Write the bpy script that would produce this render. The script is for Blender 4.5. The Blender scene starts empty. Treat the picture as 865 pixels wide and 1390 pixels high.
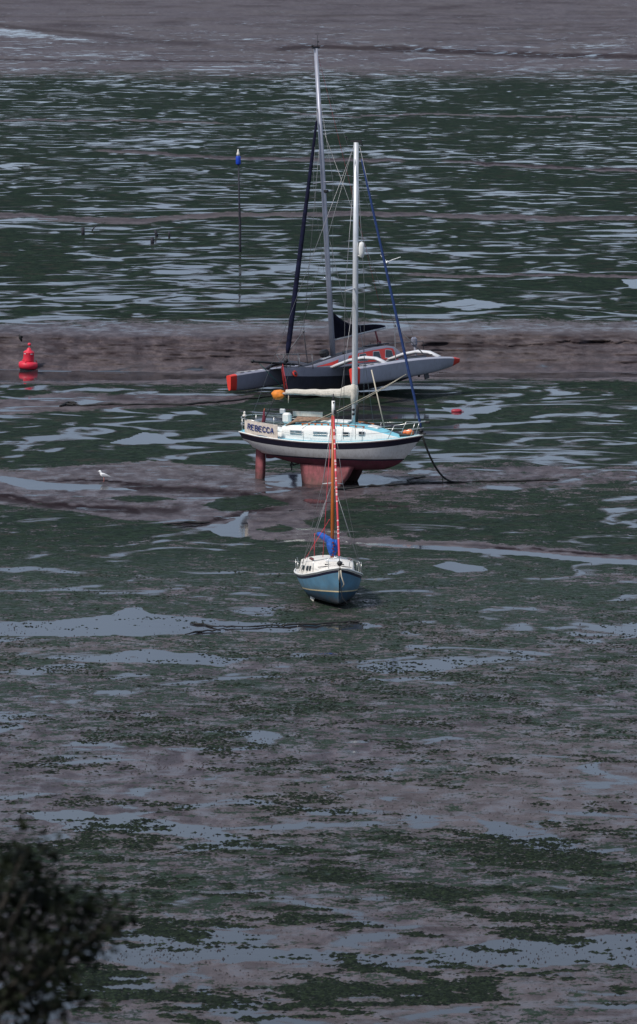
import bpy, math, random
import numpy as np
from mathutils import Vector, Matrix, Euler
R = math.radians
random.seed(7); np.random.seed(7)
scene = bpy.context.scene
col = scene.collection

# ------------------------------------------------------------------ camera
H = 26.0                      # eye height over the mud
PITCH = R(7.76)
FPX = 6200.0                  # focal length in units of 1/1390 of the frame height
cam_d = bpy.data.cameras.new('camera')
cam_d.sensor_fit = 'VERTICAL'; cam_d.sensor_height = 24.0; cam_d.sensor_width = 24.0
cam_d.lens = 24.0 * FPX / 1390.0
cam_d.clip_start = 0.5; cam_d.clip_end = 60000
cam_d.dof.use_dof = True; cam_d.dof.focus_distance = 200; cam_d.dof.aperture_fstop = 2.8
cam = bpy.data.objects.new('camera', cam_d); col.objects.link(cam)
cam.location = (0, 0, H); cam.rotation_euler = (math.pi/2 - PITCH, 0, 0)
scene.camera = cam

# ------------------------------------------------------------------ world and sun
SUN = Vector((-0.62, -0.50, 0.95)).normalized()
world = bpy.data.worlds.new('World'); scene.world = world; world.use_nodes = True
wn = world.node_tree.nodes; wl = world.node_tree.links; wn.clear()
wo = wn.new('ShaderNodeOutputWorld'); bg = wn.new('ShaderNodeBackground')
sky = wn.new('ShaderNodeTexSky'); sky.sky_type = 'NISHITA'; sky.sun_disc = False
sky.sun_elevation = math.asin(SUN.z); sky.sun_rotation = math.atan2(SUN.x, SUN.y)
sky.air_density = 1.0; sky.dust_density = 2.0; sky.ozone_density = 2.5
# overcast: the clear sky is mostly veiled by an even pale layer of cloud
mixw = wn.new('ShaderNodeMixRGB'); mixw.inputs[0].default_value = 0.78
mixw.inputs[2].default_value = (3.9, 4.9, 6.6, 1)
wtc = wn.new('ShaderNodeTexCoord'); wmp = wn.new('ShaderNodeMapping'); wmp.inputs['Scale'].default_value = (1, 1, 3.5)
wnz = wn.new('ShaderNodeTexNoise'); wnz.inputs['Scale'].default_value = 5; wnz.inputs['Detail'].default_value = 6; wnz.inputs['Roughness'].default_value = .6
wrp = wn.new('ShaderNodeValToRGB'); wrp.color_ramp.elements[0].position = .35; wrp.color_ramp.elements[1].position = .65
wrp.color_ramp.elements[0].color = (.74, .74, .78, 1); wrp.color_ramp.elements[1].color = (1.22, 1.2, 1.15, 1)
wml = wn.new('ShaderNodeMixRGB'); wml.blend_type = 'MULTIPLY'; wml.inputs[0].default_value = 1; wml.inputs[1].default_value = (3.9, 4.9, 6.6, 1)
wl.new(wtc.outputs['Generated'], wmp.inputs[0]); wl.new(wmp.outputs[0], wnz.inputs['Vector']); wl.new(wnz.outputs[0], wrp.inputs[0]); wl.new(wrp.outputs[0], wml.inputs[2]); wl.new(wml.outputs[0], mixw.inputs[2])
wl.new(sky.outputs[0], mixw.inputs[1]); wl.new(mixw.outputs[0], bg.inputs[0])
bg.inputs[1].default_value = 0.09; wl.new(bg.outputs[0], wo.inputs[0])
sun_d = bpy.data.lights.new('sun', 'SUN'); sun_d.energy = 3.0; sun_d.angle = R(7); sun_d.color = (1.0, 0.95, 0.88)
sun_o = bpy.data.objects.new('sun', sun_d); col.objects.link(sun_o)
sun_o.rotation_euler = (-SUN).to_track_quat('-Z', 'Y').to_euler(); sun_o.location = (0, 0, 60)
vs = scene.view_settings; vs.view_transform = 'Standard'; vs.look = 'None'; vs.gamma = 1.0; vs.use_curve_mapping = False
vs.exposure = 0.2

FAR = 1.4   # the far flats lie this much above the channel
# ------------------------------------------------------------------ image pixel to ground helpers
def alpha(py): return PITCH + np.arctan((py - 695.0)/FPX)
def place(px, py, z=0.0):
    """plan position of the ground point at height z seen at image pixel (px, py)"""
    a = alpha(py); Y = (H - z)/np.tan(a)
    zc = Y*math.cos(PITCH) + (H - z)*math.sin(PITCH)
    return (px - 432.5)/FPX*zc, Y

# ------------------------------------------------------------------ numpy noise
def _hash(ix, iy, seed):
    n = (ix.astype(np.int64)*374761393 + iy.astype(np.int64)*668265263 + seed*974711) & 0x7fffffff
    n = ((n ^ (n >> 13))*1274126177) & 0x7fffffff
    return ((n ^ (n >> 16)) & 0xffff)/65535.0
def vnoise(x, y, seed=0):
    ix = np.floor(x); iy = np.floor(y); fx = x-ix; fy = y-iy
    fx = fx*fx*(3-2*fx); fy = fy*fy*(3-2*fy)
    a = _hash(ix, iy, seed); b = _hash(ix+1, iy, seed); c = _hash(ix, iy+1, seed); d = _hash(ix+1, iy+1, seed)
    return (a*(1-fx)+b*fx)*(1-fy) + (c*(1-fx)+d*fx)*fy
def fbm(x, y, seed=0, oct=4):
    s = 0; a = 0.5; t = 0
    for o in range(oct):
        s = s + a*vnoise(x*2**o, y*2**o, seed+o*17); t += a; a *= 0.55
    return s/t
def ss(e0, e1, x):
    t = np.clip((x-e0)/(e1-e0), 0, 1); return t*t*(3-2*t)

# ------------------------------------------------------------------ materials
MATS = {}
def mat(name, rgb, rough=0.5, metal=0.0, var=0.12, scale=3.0, spec=0.5, bump=0.0, bscale=20.0, stretch=(1,1,1), dirt=None, dirt_amt=0.0, zd=None, zcol=(.07,.055,.045)):
    """procedural painted / weathered surface"""
    if name in MATS: return MATS[name]
    m = bpy.data.materials.new(name); m.use_nodes = True; MATS[name] = m
    n = m.node_tree.nodes; l = m.node_tree.links
    b = n['Principled BSDF']
    tc = n.new('ShaderNodeTexCoord'); mp = n.new('ShaderNodeMapping'); mp.inputs['Scale'].default_value = stretch
    l.new(tc.outputs['Object'], mp.inputs[0])
    nz = n.new('ShaderNodeTexNoise'); nz.inputs['Scale'].default_value = scale; nz.inputs['Detail'].default_value = 5
    l.new(mp.outputs[0], nz.inputs['Vector'])
    rp = n.new('ShaderNodeValToRGB'); l.new(nz.outputs[0], rp.inputs[0])
    lo = [max(0, c*(1-var)) for c in rgb]; hi = [min(1, c*(1+var)) for c in rgb]
    rp.color_ramp.elements[0].position = 0.3; rp.color_ramp.elements[1].position = 0.7
    rp.color_ramp.elements[0].color = (*lo, 1); rp.color_ramp.elements[1].color = (*hi, 1)
    out = rp.outputs[0]
    if dirt:
        n2 = n.new('ShaderNodeTexNoise'); n2.inputs['Scale'].default_value = scale*2.3; n2.inputs['Detail'].default_value = 6
        mp2 = n.new('ShaderNodeMapping'); mp2.inputs['Scale'].default_value = (2.2, 2.2, 0.35); l.new(tc.outputs['Object'], mp2.inputs[0]); l.new(mp2.outputs[0], n2.inputs['Vector'])
        r2 = n.new('ShaderNodeValToRGB'); r2.color_ramp.elements[0].position = 0.5; r2.color_ramp.elements[1].position = 0.75
        r2.color_ramp.elements[1].color = (dirt_amt,)*3 + (1,)
        l.new(n2.outputs[0], r2.inputs[0])
        mx = n.new('ShaderNodeMixRGB'); l.new(r2.outputs[0], mx.inputs[0]); l.new(out, mx.inputs[1]); mx.inputs[2].default_value = (*dirt, 1)
        out = mx.outputs[0]
    if zd:   # dried mud and scum, thickest low down, splashed upwards unevenly
        sp = n.new('ShaderNodeSeparateXYZ'); l.new(tc.outputs['Object'], sp.inputs[0])
        n4 = n.new('ShaderNodeTexNoise'); n4.inputs['Scale'].default_value = 3.5; n4.inputs['Detail'].default_value = 7; n4.inputs['Roughness'].default_value = .7; l.new(tc.outputs['Object'], n4.inputs['Vector'])
        ad = n.new('ShaderNodeMath'); ad.operation = 'MULTIPLY_ADD'; l.new(n4.outputs[0], ad.inputs[0]); ad.inputs[1].default_value = -(zd[1]-zd[0])*2.2; l.new(sp.outputs[2], ad.inputs[2])
        mr = n.new('ShaderNodeMapRange'); mr.inputs[1].default_value = zd[0]-(zd[1]-zd[0])*1.1; mr.inputs[2].default_value = zd[1]-(zd[1]-zd[0])*1.1; mr.inputs[3].default_value = .7; mr.inputs[4].default_value = 0; l.new(ad.outputs[0], mr.inputs[0])
        mx4 = n.new('ShaderNodeMixRGB'); l.new(mr.outputs[0], mx4.inputs[0]); l.new(out, mx4.inputs[1]); mx4.inputs[2].default_value = (*zcol, 1); out = mx4.outputs[0]
    l.new(out, b.inputs['Base Color'])
    b.inputs['Roughness'].default_value = rough; b.inputs['Metallic'].default_value = metal
    b.inputs['Specular IOR Level'].default_value = spec
    if bump:
        n3 = n.new('ShaderNodeTexNoise'); n3.inputs['Scale'].default_value = bscale; n3.inputs['Detail'].default_value = 4
        l.new(mp.outputs[0], n3.inputs['Vector'])
        bp = n.new('ShaderNodeBump'); bp.inputs['Strength'].default_value = bump; bp.inputs['Distance'].default_value = 0.05
        l.new(n3.outputs[0], bp.inputs['Height']); l.new(bp.outputs[0], b.inputs['Normal'])
    return m

white_hull = mat('white_gelcoat', (.70,.68,.67), .35, var=.05, dirt=(.36,.32,.27), dirt_amt=.35, zd=(1.1,1.45), zcol=(.36,.31,.26))
navy = mat('navy_paint', (.012,.012,.03), .4)
maroon = mat('maroon_antifouling', (.13,.025,.045), .75, var=.3, scale=2.5, dirt=(.10,.07,.06), dirt_amt=.5, zd=(.2,1.0))
pinkred = mat('pinkish_antifouling', (.26,.085,.095), .85, var=.3, dirt=(.06,.04,.035), dirt_amt=.6, spec=.2, zd=(.0,.55))
redline = mat('red_line', (.30,.05,.04), .5)
turq = mat('turquoise_deck', (.20,.52,.62), .6, var=.1)
cream = mat('cream_deck', (.74,.70,.64), .5, var=.06, dirt=(.35,.28,.2), dirt_amt=.3)
cabin_white = mat('cabin_white', (.78,.77,.74), .4, var=.04, dirt=(.4,.36,.3), dirt_amt=.2)
glass = mat('window_glass', (.03,.04,.05), .12, var=.2)
glass_pale = mat('curtained_glass', (.16,.22,.25), .15, var=.5, scale=9)
alu = mat('aluminium', (.60,.61,.63), .38, metal=.35, var=.05)
alu_grey = mat('grey_mast_paint', (.30,.31,.37), .4, metal=.2, var=.08)
steel = mat('stainless_rail', (.62,.62,.6), .3, metal=.7)
wire = mat('rigging_wire', (.24,.24,.25), .4, metal=.5)
wire_dk = mat('dark_wire', (.10,.10,.11), .5)
sailcloth = mat('cream_sailcloth', (.60,.56,.49), .85, var=.12, scale=6, bump=.6, bscale=9, stretch=(1,3,3), dirt=(.3,.26,.2), dirt_amt=.4)
canvas = mat('stained_canvas', (.62,.55,.48), .85, var=.12, scale=5, bump=.5, bscale=5, dirt=(.42,.22,.15), dirt_amt=.45)
bluecloth = mat('blue_canvas', (.003,.075,.36), .7, var=.3, scale=8, bump=.7, bscale=14)
genoa_blue = mat('blue_uv_strip', (.008,.032,.13), .7, var=.25, scale=8)
darksail = mat('dark_sail_cover', (.005,.005,.012), .95, spec=.1, var=.4, scale=4, bump=.6, bscale=5)
orange = mat('orange_canvas', (.72,.22,.02), .65, var=.2, scale=8, bump=.5)
orange_ball = mat('orange_plastic', (.75,.18,.05), .5)
brownrope = mat('brown_sailcloth', (.25,.16,.11), .9, var=.4, scale=8, bump=.8)
ensign = mat('dark_red_cloth', (.12,.015,.03), .9, var=.3)
letter_blue = mat('letter_blue', (.012,.035,.20), .6)
blue_hull = mat('blue_gelcoat', (.095,.21,.31), .45, var=.18, scale=2, dirt=(.12,.17,.20), dirt_amt=.5, zd=(.40,.62), zcol=(.10,.12,.12))
blue_under = mat('dark_blue_antifouling', (.012,.06,.11), .7, var=.2, dirt=(.05,.06,.05), dirt_amt=.6, zd=(.0,.35))
yellow_line = mat('cream_boot_line', (.62,.50,.30), .5)
wood = mat('varnished_wood', (.42,.11,.02), .35, var=.25, scale=5, stretch=(1,1,.15))
redrope = mat('red_rope', (.55,.05,.07), .7)
darkgear = mat('dark_gear', (.012,.012,.015), .6)
tri_grey = mat('tri_grey', (.25,.25,.31), .35, var=.06, dirt=(.16,.15,.16), dirt_amt=.3)
tri_lilac = mat('tri_pale_grey', (.34,.34,.40), .35, var=.05, dirt=(.2,.19,.2), dirt_amt=.4)
tri_dark = mat('tri_dark_navy', (.022,.022,.036), .45, var=.2, dirt=(.06,.06,.07), dirt_amt=.3, zd=(.1,.7))
tri_deck = mat('tri_black_deck', (.02,.02,.028), .6, var=.3)
tri_red = mat('tri_red', (.66,.045,.03), .4, var=.08)
beam_white = mat('beam_pale_grey', (.58,.58,.60), .4)
net = mat('trampoline_net', (.015,.015,.02), .9)
buoy_red = mat('buoy_red', (.66,.02,.05), .5, var=.15, dirt=(.30,.05,.05), dirt_amt=.6)
drumblue = mat('drum_blue', (.005,.05,.45), .5)
polemat = mat('weathered_pole', (.02,.02,.03), .8, bump=.4)
gullwhite = mat('gull_white', (.8,.8,.8), .8, var=.03)
gullgrey = mat('gull_grey', (.33,.34,.37), .8)
gull_leg = mat('gull_pink', (.5,.2,.17), .7)
birdblack = mat('crow_black', (.008,.008,.01), .7)
chainmat = mat('weedy_rope', (.018,.018,.018), .8, var=.6, bump=.9)
bark = mat('bark', (.02,.016,.012), .9, bump=.8)
greenrope = mat('green_rope', (.01,.12,.10), .7)
beige = mat('beige_rope', (.5,.45,.36), .8)

# ------------------------------------------------------------------ mesh builder
class MB:
    def __init__(s): s.v = []; s.f = []; s.m = []; s.sm = []
    def add(s, verts, faces, mi=0, smooth=True):
        o = len(s.v); s.v += [tuple(p) for p in verts]
        for k, f in enumerate(faces):
            s.f.append(tuple(i+o for i in f)); s.m.append(mi[k] if isinstance(mi, (list, tuple)) else mi); s.sm.append(smooth)
        return s
    def tube(s, pts, r, n=8, mi=0, cap=True, flat=1.0):
        pts = [Vector(p) for p in pts]
        if not isinstance(r, (list, tuple)): r = [r]*len(pts)
        V = []; up = None
        for i, p in enumerate(pts):
            d = (pts[min(i+1, len(pts)-1)] - pts[max(i-1, 0)]).normalized()
            if up is None:
                up = Vector((0,0,1)) if abs(d.z) < .9 else Vector((0,1,0))
            a = d.cross(up).normalized(); b = a.cross(d).normalized(); up = b
            for k in range(n):
                t = 2*math.pi*k/n
                V.append(p + a*math.cos(t)*r[i]*flat + b*math.sin(t)*r[i])
        F = []
        for i in range(len(pts)-1):
            for k in range(n):
                F.append((i*n+k, i*n+(k+1) % n, (i+1)*n+(k+1) % n, (i+1)*n+k))
        if cap: F += [tuple(range(n))[::-1], tuple((len(pts)-1)*n+k for k in range(n))]
        return s.add(V, F, mi)
    def box(s, c, d, rot=None, mi=0, bev=0.0):
        x, y, z = d[0]/2, d[1]/2, d[2]/2
        b = min(bev, x*.9, y*.9, z*.9)
        V = []; F = []
        if b <= 0:
            V = [(i*x, j*y, k*z) for i in (-1,1) for j in (-1,1) for k in (-1,1)]
            F = [(0,1,3,2),(4,6,7,5),(0,4,5,1),(2,3,7,6),(0,2,6,4),(1,5,7,3)]
        else:
            ring = [(-x+b,-y),(x-b,-y),(x,-y+b),(x,y-b),(x-b,y),(-x+b,y),(-x,y-b),(-x,-y+b)]
            ri = [(-x+b,-y+b),(x-b,-y+b),(x-b,-y+b),(x-b,y-b),(x-b,y-b),(-x+b,y-b),(-x+b,y-b),(-x+b,-y+b)]
            V = [(p[0],p[1],-z) for p in ri]+[(p[0],p[1],-z+b) for p in ring]+[(p[0],p[1],z-b) for p in ring]+[(p[0],p[1],z) for p in ri]
            for a in range(3):
                for k in range(8): F.append((a*8+k, a*8+(k+1)%8, (a+1)*8+(k+1)%8, (a+1)*8+k))
            F += [tuple(range(8))[::-1], tuple(24+k for k in range(8))]
        M = rot if rot is not None else Matrix.Identity(3)
        V = [M @ Vector(p) + Vector(c) for p in V]
        return s.add(V, F, mi, False)
    def lathe(s, prof, c=(0,0,0), n=20, mi=0, rot=None):
        M = rot if rot is not None else Matrix.Identity(3)
        V = []; F = []
        for (r, z) in prof:
            for k in range(n):
                t = 2*math.pi*k/n; V.append(M @ Vector((r*math.cos(t), r*math.sin(t), z)) + Vector(c))
        for i in range(len(prof)-1):
            for k in range(n): F.append((i*n+k, i*n+(k+1)%n, (i+1)*n+(k+1)%n, (i+1)*n+k))
        F += [tuple(range(n))[::-1], tuple((len(prof)-1)*n+k for k in range(n))]
        return s.add(V, F, mi)
    def grid(s, rows, mi=0, close=False, smooth=True, flip=False):
        nc = len(rows[0]); V = [p for r in rows for p in r]; F = []; MI = []
        for i in range(len(rows)-1):
            for k in range(nc if close else nc-1):
                q = (i*nc+k, i*nc+(k+1)%nc, (i+1)*nc+(k+1)%nc, (i+1)*nc+k)
                F.append(q[::-1] if flip else q); MI.append(mi(i, k) if callable(mi) else mi)
        return s.add(V, F, MI, smooth)
    def ball(s, c, r, n=10, mi=0, scale=(1,1,1)):
        prof = []
        rows = []
        for i in range(n+1):
            t = math.pi*i/n
            rows.append([(c[0]+r*scale[0]*math.sin(t)*math.cos(2*math.pi*k/(n+2)), c[1]+r*scale[1]*math.sin(t)*math.sin(2*math.pi*k/(n+2)), c[2]-r*scale[2]*math.cos(t)) for k in range(n+2)])
        return s.grid(rows, mi, close=True)
    def build(s, name, mats, parent=None):
        me = bpy.data.meshes.new(name); me.from_pydata(s.v, [], s.f)
        if not isinstance(mats, (list, tuple)): mats = [mats]
        for m in mats: me.materials.append(m)
        me.polygons.foreach_set('material_index', s.m); me.polygons.foreach_set('use_smooth', s.sm)
        me.update()
        o = bpy.data.objects.new(name, me); col.objects.link(o)
        if parent: o.parent = parent
        return o
def tube(name, pts, r, m, parent=None, n=8): return MB().tube(pts, r, n).build(name, m, parent)
def empty(name, loc, rot=(0,0,0)):
    o = bpy.data.objects.new(name, None); col.objects.link(o); o.location = loc; o.rotation_euler = rot; o.empty_display_size = .5
    return o
def tag(o, label=None, cat=None, group=None, kind=None):
    for k, v in (('label', label), ('category', cat), ('group', group), ('kind', kind)):
        if v: o[k] = v
    return o
def lerp_tab(tab, x):
    return float(np.interp(x, [t[0] for t in tab], [t[1] for t in tab]))
def sm_tab(tab, x):   # smooth catmull interpolation of a table
    xs = [t[0] for t in tab]; ys = [t[1] for t in tab]
    if x <= xs[0]: return ys[0]
    if x >= xs[-1]: return ys[-1]
    i = max(k for k in range(len(xs)) if xs[k] <= x); t = (x-xs[i])/(xs[i+1]-xs[i])
    m = lambda k: (ys[min(k+1,len(xs)-1)]-ys[max(k-1,0)])/(xs[min(k+1,len(xs)-1)]-xs[max(k-1,0)])
    h = xs[i+1]-xs[i]
    return (2*t**3-3*t**2+1)*ys[i]+(t**3-2*t**2+t)*h*m(i)+(-2*t**3+3*t**2)*ys[i+1]+(t**3-t**2)*h*m(i+1)
def sag(a, b, d, n=8):
    a = Vector(a); b = Vector(b); return [a.lerp(b, i/n) - Vector((0,0,d*4*(i/n)*(1-i/n))) for i in range(n+1)]

# ================================================================== THE GROUND
def poly_mask(px, py, poly, soft, wob=0, seed=3):
    """soft inside-mask of a polygon, with an uneven edge"""
    n1 = (fbm(px/28, py/9, seed, 4)-.5)*wob
    x = px + n1*2.5; y = py + (fbm(px/35+9, py/8, seed+5, 4)-.5)*wob
    inside = np.zeros(px.shape, bool); dist = np.full(px.shape, 1e9)
    K = 3.0   # foreshortening: a step along the view counts more than one across
    m = len(poly)
    for i in range(m):
        x0, y0 = poly[i]; x1, y1 = poly[(i+1) % m]
        c = ((y0 > y) != (y1 > y)) & (x < (x1-x0)*(y-y0)/((y1-y0) if y1 != y0 else 1e-9)+x0)
        inside ^= c
        dx, dy = (x1-x0), (y1-y0)*K
        t = np.clip(((x-x0)*dx+(y-y0)*K*dy)/(dx*dx+dy*dy+1e-9), 0, 1)
        dist = np.minimum(dist, np.hypot(x-x0-t*dx, (y-y0)*K-t*dy))
    sd = np.where(inside, dist, -dist)
    return ss(-soft, soft, sd)
def line_mask(px, py, pts, w, wob=0, seed=4):
    x = px; y = py + (fbm(px/22, py/14, seed, 4)-.5)*wob
    out = np.zeros(px.shape)
    yy = np.interp(x, [p[0] for p in pts], [p[1] for p in pts], left=-1e6, right=-1e6)
    ww = w*(.45+1.1*fbm(px/40, py/60, seed+2, 3))
    x0 = pts[0][0]; x1 = pts[-1][0]
    taper = ss(x0, x0+25, x)*(1-ss(x1-25, x1, x)) if x1-x0 > 60 else 1
    return (1-ss(.35, 1.0, np.abs(y-yy)/np.maximum(ww, .01)))*taper

def build_ground():
    pxs = np.concatenate([[-9000, -5000, -3000, -1800, -1000, -600, -350, -200, -120], np.arange(-70, 936, 2.6), [980, 1060, 1200, 1500, 2000, 2800, 4000, 6000, 10000]])
    rows = np.concatenate([[-149.2, -147.5, -144, -138, -128, -112, -90, -65, -40, -20], np.arange(-8, 1420, 1.45), [1440, 1470, 1520, 1600, 1750, 2000, 2500, 3500, 5200]])
    PX, PY = np.meshgrid(pxs, rows)  # ground features are laid out in image pixel columns and rows
    # world-anchored wobble for the bands
    X0, Y0 = place(PX, PY, 0.0)
    wob = (fbm(X0/9, Y0/30, 11, 4)-.5)
    # ---- relief
    top = 455 + 10*(fbm(PX/55, PX*0+3, 21, 3)-.5) - 4*ss(560, 700, PX); foot = 503 + 5*(fbm(PX/70, PX*0+8, 5, 3)-.5)
    tt = np.clip((foot-PY)/(foot-top), 0, 1)
    prof = tt
    z = FAR*prof
    bank = ss(0, .12, tt)*(1-ss(.97, 1.02, tt))
    rug = fbm(X0/1.7, Y0/1.1, 31, 5)-.5
    rug2 = np.abs(fbm(X0/3.6, Y0/1.6, 37, 4)-.5)
    z = z + bank*(.085*rug - .06*rug2*ss(.1, .6, tt)*(1-.6*ss(.8, 1, tt)))
    # right-hand undercut lip
    lip = line_mask(PX, PY, [(555, 474), (590, 468), (640, 470), (700, 471), (780, 466), (900, 468)], 4.5, 7, 8)
    z = z - .04*lip
    # far terrace scarps
    farl = np.interp(PX, [-9000, 0, 90, 200, 300, 430, 560, 700, 865, 9000], [30, 33, 42, 54, 60, 63, 66, 72, 77, 80])
    farl = farl + 5*(fbm(PX/60, PX*0+2, 77, 4)-.5)
    z = z + .55*ss(5, -5, PY-farl)*(.3+.7*ss(250, 420, PX)*ss(.2, .55, fbm(PX/90, PX*0+4, 78, 3)))
    # creek banks in the middle ground
    c1 = line_mask(PX, PY, [(150, 661), (230, 664), (290, 667), (345, 673), (385, 681), (415, 680)], 6.5, 5, 9)
    c2 = line_mask(PX, PY, [(205, 717), (262, 713), (300, 706), (322, 698), (345, 693), (398, 689)], 5, 3, 10)
    c3 = line_mask(PX, PY, [(-80, 672), (0, 676), (60, 686), (120, 690), (200, 694), (260, 691)], 6.5, 5, 12)
    z = z - .045*(c1+c2+c3) 
    z = z + .05*(fbm(X0/3, Y0/5, 41, 4)-.5)*ss(628, 640, PY)*(1-ss(690, 720, PY))
    # ---- attributes
    P = PY + wob*14
    weed = np.interp(P, [-150, 84, 96, 118, 300, 428, 440, 449, 514, 521, 560, 626, 636, 690, 702, 760, 830, 880, 950, 990, 1040, 1090, 1120, 1160, 1225, 1248, 1275, 1320, 1500],
                         [0,    -.1, .42, .92, 1.0, 1.0, .30, -.3,  -.1, .78, .98, 1.0, .66, .74, .86, .80, .66, .60, .56, .46, .30, .22, .34, .56, .56, .34, .2, .30, .4])
    wet = np.interp(P, [-150, 20, 60, 100, 250, 420, 436, 448, 460, 514, 530, 625, 640, 700, 760, 850, 900, 1000, 1080, 1130, 1250, 1270, 1300, 1500],
                        [.0, .06, .21, .275, .305, .335, .35, .15, -.1, .26, .345, .33, .22, .20, .20, .24, .28, .28, .28, .30, .24, .34, .34, .28])
    film = np.interp(P, [-150, 60, 100, 430, 446, 460, 515, 560, 700, 850, 950, 1300], [.15, .4, .34, .28, .75, .2, .35, .34, .45, .62, .68, .66])
    dark = np.zeros(PX.shape)  # dark wet mud; on scarp faces it also paints in shade
    def setw(a, m, v): return a*(1-m)+v*m
    # mud areas in the middle ground
    A = poly_mask(PX, PY, [(-200,646),(0,641),(60,636),(140,630),(220,627),(300,634),(345,642),(430,646),(520,642),(620,637),(760,640),(800,650),(700,662),(600,664),(520,668),(450,678),(440,700),(435,712),(470,724),(485,738),(400,733),(345,731),(298,722),(240,713),(190,706),(100,694),(0,684),(-200,676)], 6, 9, 51)
    weed = setw(weed, A, .06); film = setw(film, A, .60); wet = setw(wet, A, .27)
    A2 = poly_mask(PX, PY, [(520,640),(700,632),(865,640),(1200,640),(1200,652),(800,655),(640,668),(520,664)], 10, 16, 53)
    weed = setw(weed, A2, .34); 
    for pl in ([(270,686),(300,676),(350,672),(395,684),(350,692),(300,694)], [(345,719),(380,712),(402,718),(380,723)], [(410,706),(470,697),(520,704),(540,715),(470,722),(425,716)], [(140,676),(200,672),(240,678),(190,682)]):
        g = poly_mask(PX, PY, pl, 4, 5, 57); weed = setw(weed, g, .95); wet = setw(wet, g, .1)
    A3 = poly_mask(PX, PY, [(-200,547),(0,543),(80,534),(200,536),(345,536),(330,546),(240,552),(120,556),(40,563),(-200,572)], 6, 9, 61)
    weed = setw(weed, A3, .12); wet = setw(wet, A3, .3)
    A4 = poly_mask(PX, PY, [(520,668),(600,686),(760,700),(640,702),(560,694),(480,690)], 6, 8, 63); weed = setw(weed, A4, .45)
    # pale mud margin of the long thin creek on the right
    cr = [(330,729),(400,733),(480,738),(560,743),(640,746),(720,751),(800,758),(1000,772)]
    m = line_mask(PX, PY-.0, [(x, y-4) for x, y in cr], 8, 3, 66); weed = setw(weed, m, .1); dark = np.maximum(dark, .35*line_mask(PX, PY, [(x, y-6) for x, y in cr[3:]], 2, 2, 67))
    # ridge lines on the far flats, scarp shade painted in with the dark mud
    for pts, w, dk, sd in (([(-100,292),(40,293),(110,299),(180,300),(300,292),(433,290),(600,292),(760,297),(950,293)], 5.0, .35, 71),
                       ([(590,219),(660,222),(760,227),(865,232),(980,236)], 3.6, .9, 72),
                       ([(120,203),(200,208),(300,214),(420,217),(560,217)], 3.4, .6, 73),
                       ([(-100,165),(60,163),(180,164),(320,168)], 1.5, .4, 74),
                       ([(380,152),(480,158),(600,156),(865,160)], 1.4, .3, 75),
                       ([(540,372),(640,375),(760,372),(900,378)], 3, .5, 76)):
        m = line_mask(PX, PY, pts, w, 5, sd); weed = setw(weed, m, .1); wet = setw(wet, m, .12); dark = np.maximum(dark, dk*line_mask(PX, PY, [(x, y-1.2) for x, y in pts], w*.5, 5, sd))
    # far terraces: scarps darkened by wet mud colour and painted shade, grey flats
    for pts, w, dk, sd in (([(-100,30),(0,34),(40,40),(90,43),(150,50),(200,56),(300,60)], 4, .55, 81), ([(360,68),(430,63),(520,66),(620,70),(720,75),(865,77),(1100,82)], 5, .75, 82),
                       ([(-100,80),(100,82),(260,83),(430,86)], 1.6, .8, 83), ([(200,60),(300,64),(400,69)], 3.5, .25, 84), ([(500,26),(620,32),(760,36)], 1.5, .4, 85), ([(560,94),(700,98),(900,96)],1.5,.5,86)):
        dark = np.maximum(dark, dk*line_mask(PX, PY, pts, w, 2.5, sd))
    dark = np.maximum(dark, np.clip(.7*lip*ss(.3, .6, fbm(PX/30, PX*0+1, 151, 4)), 0, 1)); dark = np.maximum(dark, .85*c1); dark = np.maximum(dark, .8*c2); dark = np.maximum(dark, .8*c3)
    mot = ss(.50, .66, fbm(PX/46, PY/4.2, 131, 5)); mot2 = ss(.48, .64, fbm(PX/17, PY/2.4, 137, 5))
    mid = np.maximum(A, A2)*1.0
    dark = np.maximum(dark, mid*(.26*mot + .24*mot2))
    for pts, w, sd in (([(-60,674),(0,673),(60,684),(130,690),(210,695)], 6, 161), ([(150,660),(230,664),(300,668),(350,675),(392,684)], 6, 162), ([(210,717),(262,712),(305,703),(340,694),(392,688)], 4.5, 163),
                       ([(0,652),(120,652),(210,658)], 2, 164), ([(520,660),(570,656),(640,658)], 3, 165), ([(470,690),(520,686),(570,688)], 3, 166), ([(640,741),(760,748),(900,757)], 2.2, 167)):
        dark = np.maximum(dark, .97*line_mask(PX, PY, pts, w, 6, sd)*ss(.30, .50, fbm(PX/14, PY/3, sd+3, 4)))
    dark = np.maximum(dark, bank*(.30*mot + .45*mot2*ss(.25, .5, tt)*(1-.5*ss(.8, 1, tt))))
    dark = np.maximum(dark, A3*(.3*mot+.3*mot2))
    topz = 1-ss(60, 100, PY); dark = np.maximum(dark, topz*(.22*mot + .25*ss(.5, .7, fbm(PX/90, PY/1.6, 141, 4))))
    nearz = ss(850, 1000, PY); dark = np.maximum(dark, nearz*.30*ss(.52, .68, fbm(PX/60, PY/5, 143, 5)))
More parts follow.
